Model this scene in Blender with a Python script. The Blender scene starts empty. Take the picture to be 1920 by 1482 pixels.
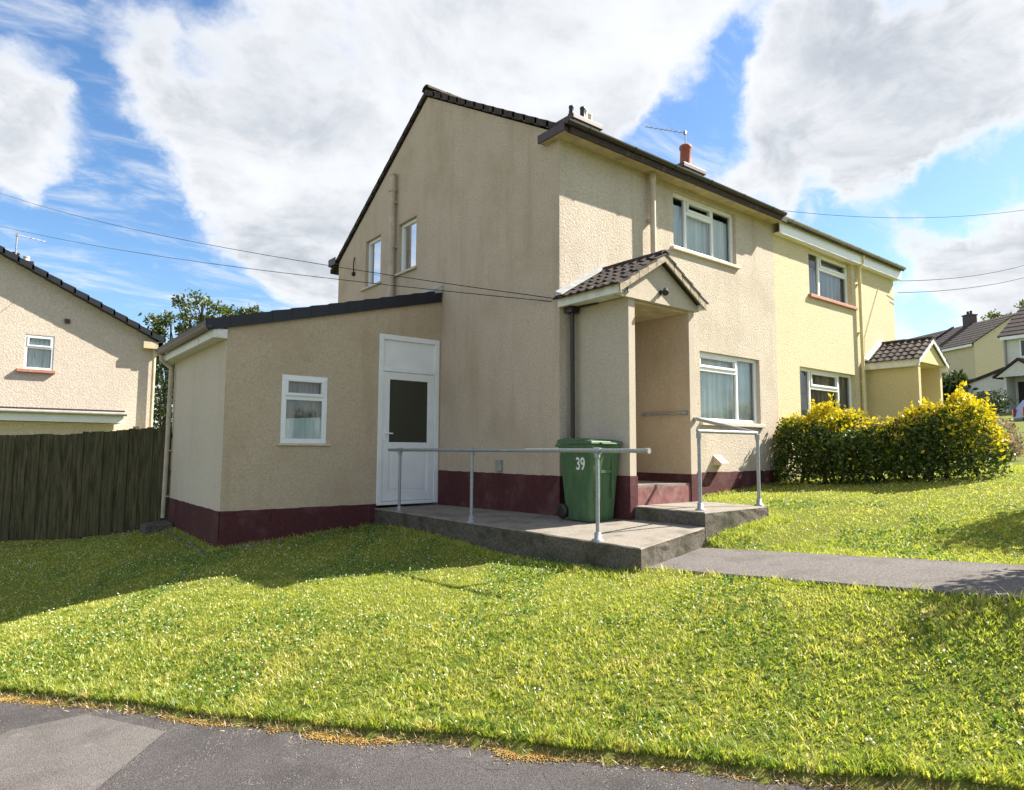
import bpy, bmesh, math, random
import numpy as np
from mathutils import Vector, Matrix, noise as mnoise

random.seed(7)
rng = np.random.default_rng(11)
sc = bpy.context.scene
COL = sc.collection
PI = math.pi

# ------------------------------------------------------------------ camera
CAM = Vector((-6.055, -6.602, 0.343))
YAW, PITCH, ROLL, FPX = 0.6696, 0.0843, 0.0046, 1230.6
_f = Vector((math.sin(YAW)*math.cos(PITCH), math.cos(YAW)*math.cos(PITCH), math.sin(PITCH)))
_r = Vector((math.cos(YAW), -math.sin(YAW), 0))
_u = _r.cross(_f)
_r2 = math.cos(ROLL)*_r + math.sin(ROLL)*_u
_u2 = -math.sin(ROLL)*_r + math.cos(ROLL)*_u
cd = bpy.data.cameras.new('camera')
cam = bpy.data.objects.new('camera', cd)
COL.objects.link(cam)
cam.matrix_world = Matrix(((_r2.x, _u2.x, -_f.x, CAM.x), (_r2.y, _u2.y, -_f.y, CAM.y), (_r2.z, _u2.z, -_f.z, CAM.z), (0, 0, 0, 1)))
cd.sensor_width = 36.0
cd.lens = FPX/1920*36.0
cd.clip_start = 0.05
cd.clip_end = 3000
sc.camera = cam

# ------------------------------------------------------------------ light
SUN = Vector((1.05, -0.41, 1.0)).normalized()       # towards the sun
sl = bpy.data.lights.new('sun', 'SUN')
sl.energy = 5.0
sl.angle = math.radians(0.53)
sl.color = (1.0, 0.94, 0.84)
so = bpy.data.objects.new('sun', sl)
COL.objects.link(so)
so.rotation_euler = SUN.to_track_quat('Z', 'Y').to_euler()
so.location = (20, -10, 25)

sc.view_settings.view_transform = 'Standard'
sc.view_settings.look = 'None'
sc.view_settings.gamma = 1.0
sc.view_settings.use_curve_mapping = False
sc.view_settings.exposure = 1.55
sc.cycles.max_bounces = 6
sc.cycles.transparent_max_bounces = 12
sc.cycles.use_denoising = True

w = bpy.data.worlds.new('World')
sc.world = w
w.use_nodes = True
nt = w.node_tree
for n in list(nt.nodes):
    nt.nodes.remove(n)
def WN(t, **k):
    n = nt.nodes.new(t)
    for a, b in k.items():
        setattr(n, a, b)
    return n
def WL(a, b):
    nt.links.new(a, b)
def wmath(op, a, b=None, clamp=False):
    n = WN('ShaderNodeMath', operation=op, use_clamp=clamp)
    for i, v in enumerate((a, b)):
        if v is None: continue
        if isinstance(v, (int, float)): n.inputs[i].default_value = v
        else: WL(v, n.inputs[i])
    return n.outputs[0]
def wmap(v, a, b, c, d):
    n = WN('ShaderNodeMapRange', interpolation_type='SMOOTHSTEP')
    WL(v, n.inputs[0])
    for i, x in enumerate((a, b, c, d)): n.inputs[i+1].default_value = x
    return n.outputs[0]
sky = WN('ShaderNodeTexSky', sky_type='NISHITA')
sky.sun_disc = False
sky.sun_elevation = math.asin(SUN.z)
sky.sun_rotation = math.atan2(SUN.x, SUN.y)
sky.air_density = 1.0
sky.dust_density = 0.6
sky.ozone_density = 3.0
tc = WN('ShaderNodeTexCoord')
DIR = tc.outputs['Generated']
sep = WN('ShaderNodeSeparateXYZ'); WL(DIR, sep.inputs[0])
den = wmath('ADD', wmath('MAXIMUM', sep.outputs[2], 0.0), 0.22)
comb = WN('ShaderNodeCombineXYZ')
WL(wmath('DIVIDE', sep.outputs[0], den), comb.inputs[0])
WL(wmath('DIVIDE', sep.outputs[1], den), comb.inputs[1])
def wnoise(scale, detail, rough, off, dist=0.0):
    m = WN('ShaderNodeMapping'); m.inputs['Location'].default_value = off
    WL(comb.outputs[0], m.inputs[0])
    n = WN('ShaderNodeTexNoise'); n.inputs['Scale'].default_value = scale
    n.inputs['Detail'].default_value = detail; n.inputs['Roughness'].default_value = rough
    n.inputs['Distortion'].default_value = dist
    WL(m.outputs[0], n.inputs['Vector'])
    return n.outputs[0]
base = wnoise(1.9, 12, 0.62, (3.1, 1.7, 0.4), 0.25)
# cloud banks and gaps where the photographed sky has them: direction, angular radius, weight
BLOBS = [((0.005, 0.883, 0.469), 8, -0.26), ((0.082, 0.905, 0.418), 8, -0.10), ((0.041, 0.965, 0.260), 12, -0.41), ((0.189, 0.958, 0.216), 9, -0.38),
         ((0.111, 0.933, 0.342), 6, -0.28), ((-0.002, 0.933, 0.360), 6, 0.42), ((0.054, 0.929, 0.365), 5, 0.34), ((0.093, 0.869, 0.486), 4, 0.3),
         ((0.012, 0.897, 0.441), 3.5, 0.26), ((0.259, 0.884, 0.388), 12, 0.34), ((0.367, 0.885, 0.285), 7, 0.22), ((0.429, 0.731, 0.531), 18, 0.26),
         ((0.614, 0.564, 0.552), 11, 0.3), ((0.834, 0.326, 0.444), 11, 0.44), ((0.794, 0.445, 0.415), 6, 0.22), ((0.796, 0.366, 0.482), 6, 0.2),
         ((0.731, 0.499, 0.465), 6.5, -0.43), ((0.758, 0.437, 0.484), 4, -0.18), ((0.704, 0.559, 0.439), 4, -0.25), ((0.834, 0.417, 0.362), 2.6, -0.34),
         ((0.893, 0.331, 0.304), 6, -0.43), ((0.913, 0.238, 0.330), 5.5, -0.46), ((0.862, 0.411, 0.297), 4, -0.28), ((0.935, 0.265, 0.234), 7, 0.5),
         ((0.913, 0.309, 0.267), 4, 0.1), ((0.929, 0.328, 0.170), 3.2, -0.30), ((0.801, 0.292, 0.522), 3.5, -0.33), ((0.778, 0.330, 0.534), 3, -0.20),
         ((0.672, 0.532, 0.514), 6, 0.2)]
wn = WN('ShaderNodeTexNoise'); wn.inputs['Scale'].default_value = 4.5; wn.inputs['Detail'].default_value = 10; wn.inputs['Roughness'].default_value = .62
WL(DIR, wn.inputs['Vector'])
w1 = WN('ShaderNodeVectorMath', operation='SUBTRACT'); WL(wn.outputs['Color'], w1.inputs[0]); w1.inputs[1].default_value = (.5, .5, .5)
w2 = WN('ShaderNodeVectorMath', operation='MULTIPLY_ADD'); WL(w1.outputs[0], w2.inputs[0]); w2.inputs[1].default_value = (.20, .20, .20); WL(DIR, w2.inputs[2])
w3 = WN('ShaderNodeVectorMath', operation='NORMALIZE'); WL(w2.outputs[0], w3.inputs[0])
WDIR = w3.outputs[0]
acc = base
for d, r, wt in BLOBS:
    d = Vector(d).normalized()
    vm = WN('ShaderNodeVectorMath', operation='DOT_PRODUCT')
    WL(WDIR, vm.inputs[0]); vm.inputs[1].default_value = d
    acc = wmath('ADD', acc, wmap(vm.outputs['Value'], math.cos(math.radians(r)), 1.0, 0.0, wt))
fine = wnoise(8.5, 9, 0.66, (1.3, 5.2, 2.0), 0.4)
mid = wnoise(3.6, 8, 0.62, (6.1, 0.7, 3.0), 0.3)
acc = wmath('ADD', acc, wmath('MULTIPLY', wmath('SUBTRACT', fine, 0.5), 0.34))
acc = wmath('ADD', acc, wmath('MULTIPLY', wmath('SUBTRACT', mid, 0.5), 0.40))
cover = wmap(acc, 0.31, 0.68, 0.0, 1.0)
wm = WN('ShaderNodeMapping'); wm.inputs['Rotation'].default_value = (0, 0, 0.9); wm.inputs['Scale'].default_value = (1.0, 2.6, 1.0)
WL(comb.outputs[0], wm.inputs[0])
wz = WN('ShaderNodeTexNoise'); wz.inputs['Scale'].default_value = 2.6; wz.inputs['Detail'].default_value = 12; wz.inputs['Roughness'].default_value = .64; wz.inputs['Distortion'].default_value = .5
WL(wm.outputs[0], wz.inputs['Vector'])
cover = wmath('MAXIMUM', cover, wmap(wz.outputs[0], 0.46, 0.74, 0.0, 0.80))
thick = wmap(acc, 0.48, 0.85, 0.0, 1.0)
sh1 = wmap(wnoise(1.5, 8, 0.6, (7.3, -2.2, 1.0)), 0.30, 0.58, 0.0, 1.0)
sh2 = wmap(wnoise(4.2, 9, 0.64, (2.3, 3.2, 1.0), 0.5), 0.34, 0.66, 0.30, 1.0)
shade = wmath('MULTIPLY', wmath('MULTIPLY', sh1, sh2), thick)
ramp = WN('ShaderNodeValToRGB')
ramp.color_ramp.elements[0].color = (0.92, 0.94, 0.97, 1)
ramp.color_ramp.elements[1].color = (0.50, 0.545, 0.61, 1)
WL(shade, ramp.inputs[0])
sat = WN('ShaderNodeHueSaturation'); sat.inputs['Saturation'].default_value = 1.15
WL(sky.outputs[0], sat.inputs['Color'])
bg1 = WN('ShaderNodeBackground'); bg1.inputs[1].default_value = 0.074
WL(sat.outputs[0], bg1.inputs[0])
bg2 = WN('ShaderNodeBackground'); bg2.inputs[1].default_value = 0.375
WL(ramp.outputs[0], bg2.inputs[0])
mx = WN('ShaderNodeMixShader')
WL(cover, mx.inputs[0]); WL(bg1.outputs[0], mx.inputs[1]); WL(bg2.outputs[0], mx.inputs[2])
wo = WN('ShaderNodeOutputWorld')
WL(mx.outputs[0], wo.inputs[0])

# ------------------------------------------------------------------ materials
class Mat:
    """small node helper; .m is the material"""
    def __init__(s, name):
        s.m = bpy.data.materials.new(name); s.m.use_nodes = True
        s.t = s.m.node_tree; s.b = s.t.nodes['Principled BSDF']; s.out = s.t.nodes['Material Output']
        g = s.t.nodes.new('ShaderNodeNewGeometry'); s.pos = g.outputs['Position']
    def N(s, t, **k):
        n = s.t.nodes.new(t)
        for a, b in k.items(): setattr(n, a, b)
        return n
    def L(s, a, b): s.t.links.new(a, b)
    def noise(s, scale, detail=4, rough=.55, stretch=None, off=(0, 0, 0)):
        v = s.pos
        if stretch or any(off):
            mp = s.N('ShaderNodeMapping'); mp.inputs['Scale'].default_value = stretch or (1, 1, 1); mp.inputs['Location'].default_value = off
            s.L(v, mp.inputs[0]); v = mp.outputs[0]
        n = s.N('ShaderNodeTexNoise'); n.inputs['Scale'].default_value = scale; n.inputs['Detail'].default_value = detail; n.inputs['Roughness'].default_value = rough
        s.L(v, n.inputs['Vector']); return n.outputs[0]
    def voro(s, scale, feature='F1'):
        n = s.N('ShaderNodeTexVoronoi', feature=feature); n.inputs['Scale'].default_value = scale
        s.L(s.pos, n.inputs['Vector']); return n
    def map(s, v, a, b, c=0., d=1.):
        n = s.N('ShaderNodeMapRange', interpolation_type='SMOOTHSTEP'); s.L(v, n.inputs[0])
        for i, x in enumerate((a, b, c, d)): n.inputs[i+1].default_value = x
        return n.outputs[0]
    def math(s, op, a, b):
        n = s.N('ShaderNodeMath', operation=op)
        for i, v in enumerate((a, b)):
            if isinstance(v, (int, float)): n.inputs[i].default_value = v
            else: s.L(v, n.inputs[i])
        return n.outputs[0]
    def mix(s, fac, a, b, mode='MIX'):
        n = s.N('ShaderNodeMix', data_type='RGBA', blend_type=mode)
        for i, v in ((0, fac), (6, a), (7, b)):
            if isinstance(v, (int, float)): n.inputs[i].default_value = v
            elif isinstance(v, tuple): n.inputs[i].default_value = (*v, 1)
            else: s.L(v, n.inputs[i])
        return n.outputs[2]
    def color(s, v):
        if isinstance(v, tuple): s.b.inputs['Base Color'].default_value = (*v, 1)
        else: s.L(v, s.b.inputs['Base Color'])
        return s
    def bump(s, h, strength=.5, dist=.01):
        n = s.N('ShaderNodeBump'); n.inputs['Strength'].default_value = strength; n.inputs['Distance'].default_value = dist
        s.L(h, n.inputs['Height']); s.L(n.outputs[0], s.b.inputs['Normal']); return s
    def set(s, rough=.7, metal=0., spec=.5):
        s.b.inputs['Roughness'].default_value = rough; s.b.inputs['Metallic'].default_value = metal
        s.b.inputs['Specular IOR Level'].default_value = spec; return s

def m_render(name, c, dark, grain=34, bstr=.7, stain=.5, bd=.012):
    m = Mat(name)
    fine = m.noise(grain, 5, .65)
    big = m.noise(1.1, 5, .6)
    streak = m.noise(2.4, 5, .6, (1.6, 1.6, .16), (4, 2, 1))
    col = m.mix(m.map(fine, .32, .68), tuple(x*.80 for x in c), tuple(min(1, x*1.10) for x in c))
    mot = m.noise(grain*.36, 4, .7, None, (2, 6, 4))
    col = m.mix(m.math('MULTIPLY', m.map(mot, .52, .70), .45), col, tuple(x*.74 for x in c))
    col = m.mix(m.math('MULTIPLY', m.map(big, .42, .72), stain), col, dark)
    col = m.mix(m.math('MULTIPLY', m.map(streak, .50, .74), stain*.9), col, dark)
    spots = m.noise(7, 3, .5, None, (9, 1, 3))
    col = m.mix(m.math('MULTIPLY', m.map(spots, .60, .80), stain*.5), col, tuple(x*.7 for x in dark))
    m.color(col).set(.92, 0, .2).bump(fine, bstr, bd)
    return m.m
def m_plain(name, c, rough=.5, var=.12, scale=9, metal=0., spec=.5, bstr=0., dirt=None):
    m = Mat(name)
    n = m.noise(scale, 5, .6)
    col = m.mix(m.map(n, .3, .7), tuple(x*(1-var) for x in c), tuple(min(1, x*(1+var)) for x in c))
    if dirt:
        col = m.mix(m.math('MULTIPLY', m.map(m.noise(3.3, 6, .7, None, (3, 8, 2)), .5, .72), .7), col, dirt)
    m.color(col).set(rough, metal, spec)
    if bstr: m.bump(m.noise(scale*6, 4, .6), bstr, .006)
    return m.m

MT = {}
MT['beige'] = m_render('beige_roughcast', (.56, .485, .39), (.38, .315, .24), 30, 1.0, .52)
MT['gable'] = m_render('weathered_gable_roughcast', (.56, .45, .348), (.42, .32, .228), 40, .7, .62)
MT['annex'] = m_render('annex_render', (.525, .425, .302), (.395, .30, .195), 60, .4, .5)
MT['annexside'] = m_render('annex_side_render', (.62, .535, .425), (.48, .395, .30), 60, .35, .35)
MT['porch'] = m_render('porch_smooth_render', (.52, .45, .36), (.42, .345, .26), 70, .3, .35, .006)
MT['yellow'] = m_render('yellow_roughcast', (.62, .54, .35), (.51, .435, .26), 28, .9, .28)
MT['yporch'] = m_render('yellow_smooth_render', (.62, .52, .29), (.52, .43, .23), 70, .2, .22, .006)
MT['neigh'] = m_render('cream_roughcast', (.60, .52, .43), (.50, .42, .33), 24, .9, .28)
MT['far'] = m_render('far_yellow_render', (.60, .53, .36), (.53, .46, .30), 20, .2, .3)
MT['farw'] = m_render('far_white_render', (.66, .65, .60), (.58, .56, .50), 20, .2, .3)
def m_plinth():
    m = Mat('maroon_plinth_paint')
    n = m.noise(22, 5, .65); b = m.noise(2.2, 6, .65); s = m.noise(3, 5, .6, (2.2, 2.2, .5), (1, 5, 2))
    col = m.mix(m.map(n, .3, .7), (.060, .016, .018), (.092, .026, .028))
    col = m.mix(m.math('MULTIPLY', m.map(b, .46, .74), .75), col, (.15, .075, .07))
    col = m.mix(m.math('MULTIPLY', m.map(s, .55, .78), .6), col, (.05, .022, .022))
    m.color(col).set(.8, 0, .3).bump(n, .6, .01); return m.m
MT['plinth'] = m_plinth()
MT['white'] = m_plain('white_plastic', (.78, .79, .79), .35, .04, 3)
MT['oldwhite'] = m_plain('weathered_white_paint', (.72, .70, .64), .6, .08, 8, dirt=(.45, .42, .36))
MT['sill'] = m_plain('painted_sill', (.58, .50, .40), .8, .12, 14, bstr=.3)
MT['redsill'] = m_plain('red_tile_sill', (.42, .19, .13), .7, .15, 12, bstr=.2)
MT['soffit'] = m_plain('cream_soffit', (.50, .42, .27), .7, .14, 5, dirt=(.30, .23, .13))
MT['brown'] = m_plain('brown_fascia', (.050, .024, .022), .45, .25, 6)
MT['gutter'] = m_plain('dark_gutter_plastic', (.022, .018, .018), .4, .2, 8)
MT['ggutter'] = m_plain('grey_gutter', (.30, .29, .26), .5, .12, 8)
MT['bpipe'] = m_plain('beige_painted_pipe', (.50, .42, .32), .6, .12, 6, dirt=(.36, .28, .2))
MT['ypipe'] = m_plain('yellow_painted_pipe', (.66, .57, .31), .6, .1, 6)
MT['navy'] = m_plain('blue_black_tile', (.006, .0075, .014), .5, .25, 12, bstr=.2)
MT['lead'] = m_plain('lead_flashing', (.42, .42, .41), .55, .18, 9, bstr=.3)
MT['mortar'] = m_plain('weathered_mortar', (.34, .28, .20), .9, .25, 18, bstr=.5)
MT['black'] = m_plain('black_plastic', (.012, .012, .012), .4, .2, 10)
MT['dark'] = m_plain('dark_interior', (.03, .028, .025), .9, .1, 3)
MT['pot'] = m_plain('terracotta_pot', (.30, .075, .045), .7, .2, 12)
MT['paleclay'] = m_plain('buff_clay_pot', (.52, .49, .43), .7, .12, 12)
MT['cable'] = m_plain('cable_sheath', (.035, .032, .03), .95, .1, 4, 0., .05)
MT['alu'] = m_plain('aerial_aluminium', (.35, .35, .36), .4, .1, 10, .6)
def m_tile():
    m = Mat('brown_concrete_tile')
    oi = m.N('ShaderNodeObjectInfo')
    n = m.noise(26, 5, .65); l = m.noise(6, 5, .7, None, (3, 1, 7))
    col = m.mix(oi.outputs['Random'], (.020, .014, .013), (.048, .034, .029))
    col = m.mix(m.math('MULTIPLY', m.map(n, .45, .72), .8), col, (.10, .075, .06))
    col = m.mix(m.math('MULTIPLY', m.map(l, .55, .70), .8), col, (.19, .165, .13))
    m.color(col).set(.85, 0, .3).bump(n, .6, .006); return m.m
MT['tile'] = m_tile()
def m_galv():
    m = Mat('galvanised_steel')
    n = m.noise(40, 4, .6)
    m.color(m.mix(m.map(n, .3, .7), (.25, .27, .28), (.36, .38, .39))).set(.5, .4, .5); return m.m
MT['galv'] = m_galv()
def m_conc(name, a, b, moss, mossamt, sc_=55):
    m = Mat(name)
    v = m.voro(sc_); f = m.noise(90, 4, .7); big = m.noise(2.6, 6, .65)
    col = m.mix(m.map(v.outputs['Distance'], .1, .7), a, b)
    col = m.mix(m.math('MULTIPLY', m.map(f, .4, .7), .5), col, tuple(x*1.35 for x in b))
    col = m.mix(m.math('MULTIPLY', m.map(big, .45, .7), mossamt), col, moss)
    m.color(col).set(.95, 0, .2).bump(f, .6, .008); return m.m
MT['ramp'] = m_conc('worn_concrete', (.16, .14, .118), (.26, .23, .19), (.12, .105, .085), .7)
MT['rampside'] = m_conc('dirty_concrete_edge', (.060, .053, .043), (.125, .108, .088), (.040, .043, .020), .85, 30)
MT['path'] = m_conc('tarmac_path', (.055, .049, .045), (.165, .148, .138), (.085, .076, .06), .5, 60)
def m_tarmac(name, a, b, spark):
    m = Mat(name)
    v = m.voro(120); f = m.noise(150, 3, .7); big = m.noise(1.7, 6, .65); stain = m.noise(5, 6, .7, None, (4, 4, 0))
    col = m.mix(m.map(v.outputs['Distance'], .1, .65), a, b)
    col = m.mix(m.math('MULTIPLY', m.map(big, .42, .7), .45), col, tuple(x*.72 for x in a))
    col = m.mix(m.math('MULTIPLY', m.map(stain, .56, .75), .5), col, tuple(x*1.5 for x in b))
    sp = m.voro(55)
    col = m.mix(m.math('MULTIPLY', m.map(sp.outputs['Distance'], .22, .14), m.map(m.noise(3, 4, .6, None, (8, 2, 5)), .45, .62)), col, spark)
    cr = m.voro(1.3, 'DISTANCE_TO_EDGE'); wv = m.noise(3, 4, .6, None, (1, 9, 2))
    col = m.mix(m.math('MULTIPLY', m.map(cr.outputs['Distance'], .008, .002), m.math('MULTIPLY', m.map(wv, .54, .66), .6)), col, tuple(x*.7 for x in a))
    m.color(col).set(.9, 0, .3).bump(f, .9, .008); return m.m
MT['tarmac'] = m_tarmac('pavement_tarmac', (.026, .023, .023), (.098, .088, .086), (.34, .31, .28))
MT['patch'] = m_tarmac('pavement_patch_tarmac', (.062, .056, .051), (.165, .15, .14), (.26, .24, .21))
def m_wood():
    m = Mat('dark_stained_fence')
    oi = m.N('ShaderNodeObjectInfo')
    g = m.noise(9, 6, .7, (3, 3, .25)); k = m.noise(1.5, 5, .6)
    col = m.mix(m.map(g, .3, .72), (.022, .020, .009), (.14, .117, .058))
    col = m.mix(m.math('MULTIPLY', oi.outputs['Random'], .55), col, (.07, .07, .032))
    col = m.mix(m.math('MULTIPLY', m.map(k, .55, .75), .6), col, (.035, .045, .018))
    m.color(col).set(.85, 0, .25).bump(g, .5, .008); return m.m
MT['wood'] = m_wood()
def m_soil():
    m = Mat('lawn_soil')
    n = m.noise(30, 5, .7); b = m.noise(1.2, 5, .6)
    col = m.mix(m.map(n, .3, .7), (.085, .11, .018), (.17, .19, .034))
    col = m.mix(m.map(b, .45, .7), col, (.14, .14, .032))
    m.color(col).set(1, 0, .1).bump(n, .8, .03); return m.m
MT['soil'] = m_soil()
def m_leaf(name, a, b, trans=.35, attr=True, patch=None, tcol=None, low=None, high=None):
    m = Mat(name)
    at = m.N('ShaderNodeAttribute', attribute_name='tint')
    col = m.mix(at.outputs['Fac'], a, b)
    if low:
        col = m.mix(m.map(at.outputs['Fac'], .05, .38), low, m.mix(m.map(at.outputs['Fac'], .3, .75), a, b)); col = m.mix(m.map(at.outputs['Fac'], .78, 1.0), col, high)
    if patch:
        col = m.mix(m.math('MULTIPLY', m.map(m.noise(.9, 5, .65), .50, .70), .45), col, patch)
    d = m.N('ShaderNodeBsdfDiffuse'); t = m.N('ShaderNodeBsdfTranslucent'); g = m.N('ShaderNodeBsdfGlossy'); g.inputs['Roughness'].default_value = .45
    m.L(col, d.inputs[0])
    bright = m.mix(1.0, col, tcol or (1.25, 1.25, .8), 'MULTIPLY'); m.L(bright, t.inputs[0])
    mxs = m.N('ShaderNodeMixShader'); mxs.inputs[0].default_value = trans
    m.L(d.outputs[0], mxs.inputs[1]); m.L(t.outputs[0], mxs.inputs[2])
    m2 = m.N('ShaderNodeMixShader'); m2.inputs[0].default_value = .04
    m.L(mxs.outputs[0], m2.inputs[1]); m.L(g.outputs[0], m2.inputs[2])
    m.L(m2.outputs[0], m.out.inputs[0]); return m.m
MT['grass'] = m_leaf('grass_blades', (.275, .345, .042), (.47, .48, .095), .47, patch=(.53, .49, .14), low=(.16, .24, .030), high=(.60, .53, .25))
MT['clover'] = m_leaf('clover_leaves', (.06, .15, .022), (.12, .23, .035), .3)
MT['flower'] = m_leaf('clover_flower_white', (.70, .72, .66), (.85, .85, .80), .3)
MT['moss'] = m_leaf('yellow_moss', (.22, .12, .02), (.46, .29, .06), .1)
MT['hedge'] = m_leaf('hedge_leaf_green', (.022, .055, .010), (.12, .165, .022), .28)
MT['golden'] = m_leaf('hedge_leaf_golden', (.44, .37, .010), (.72, .60, .03), .35, tcol=(1.1, 1.1, .6))
MT['treeleaf'] = m_leaf('tree_leaf', (.05, .075, .02), (.11, .14, .035), .3)
MT['farleaf'] = m_leaf('dark_shrub_leaf', (.018, .035, .012), (.05, .075, .02), .25)
MT['pinkleaf'] = m_leaf('pinkish_shrub_leaf', (.16, .12, .09), (.34, .26, .20), .25)
MT['bark'] = m_plain('bark', (.06, .045, .032), .9, .3, 14, bstr=.6)
MT['twig'] = m_plain('bare_twig', (.30, .22, .14), .9, .25, 14)
def m_glass(name, tint=(.9, .95, .95), refl=.16):
    m = Mat(name)
    fr = m.N('ShaderNodeFresnel'); fr.inputs['IOR'].default_value = 1.5
    tr = m.N('ShaderNodeBsdfTransparent'); tr.inputs[0].default_value = (*tint, 1)
    gl = m.N('ShaderNodeBsdfGlossy'); gl.inputs['Roughness'].default_value = .02
    mxs = m.N('ShaderNodeMixShader')
    m.L(m.math('ADD', m.math('MULTIPLY', fr.outputs[0], .9), refl), mxs.inputs[0]); m.L(tr.outputs[0], mxs.inputs[1]); m.L(gl.outputs[0], mxs.inputs[2])
    bm = m.N('ShaderNodeBump'); bm.inputs['Strength'].default_value = .05; bm.inputs['Distance'].default_value = .004
    m.L(m.noise(2.5, 2, .5), bm.inputs['Height']); m.L(bm.outputs[0], gl.inputs['Normal'])
    m.L(mxs.outputs[0], m.out.inputs[0]); return m.m
MT['glass'] = m_glass('window_glass', refl=.045)
def m_obscure():
    m = Mat('obscure_door_glass')
    v = m.voro(60)
    m.color((.034, .036, .024)).set(.22, 0, .6).bump(v.outputs['Distance'], .4, .004); return m.m
MT['obscure'] = m_obscure()
def m_net(name, a, b):
    m = Mat(name)
    n = m.noise(14, 4, .6, (1, 1, .05))
    m.color(m.mix(m.map(n, .35, .65), a, b)).set(.9, 0, .1); return m.m
MT['net'] = m_net('net_curtain', (.62, .70, .70), (.90, .93, .92))
MT['darknet'] = m_net('grey_curtain', (.20, .22, .21), (.52, .54, .50))  # curtain cloth in a darker grey than the white net
MT['brownnet'] = m_net('taupe_curtain', (.07, .06, .055), (.34, .30, .27))
def m_bin():
    m = Mat('green_bin_plastic')
    n = m.noise(6, 5, .65, (2, 2, .6))
    col = m.mix(m.map(n, .35, .7), (.046, .100, .042), (.068, .135, .060))
    col = m.mix(m.math('MULTIPLY', m.map(m.noise(4, 6, .7, None, (2, 5, 1)), .52, .75), .5), col, (.10, .14, .085))
    m.color(col).set(.48, 0, .4); return m.m
MT['bin'] = m_bin()
MT['carblue'] = m_plain('blue_car_paint', (.035, .065, .22), .25, .05, 4)
MT['carred'] = m_plain('red_lamp_lens', (.35, .02, .02), .2, .05, 4)
MT['cobble'] = m_plain('rubble_stone', (.17, .15, .13), .9, .3, 20, bstr=.5)

# ------------------------------------------------------------------ geometry helpers
def origin(o):
    v = Vector((0, 0, 0))
    while o is not None:
        v = v + o.location; o = o.parent
    return v
def link(o, parent=None):
    COL.objects.link(o)
    if parent is not None: o.parent = parent
    return o
def tag(o, label=None, cat=None, group=None, kind=None):
    for k, v in (('label', label), ('category', cat), ('group', group), ('kind', kind)):
        if v: o[k] = v
    return o
def empty(name, loc, label, cat, group=None):
    o = bpy.data.objects.new(name, None); o.location = loc; o.empty_display_size = .2
    link(o); return tag(o, label, cat, group)

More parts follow.
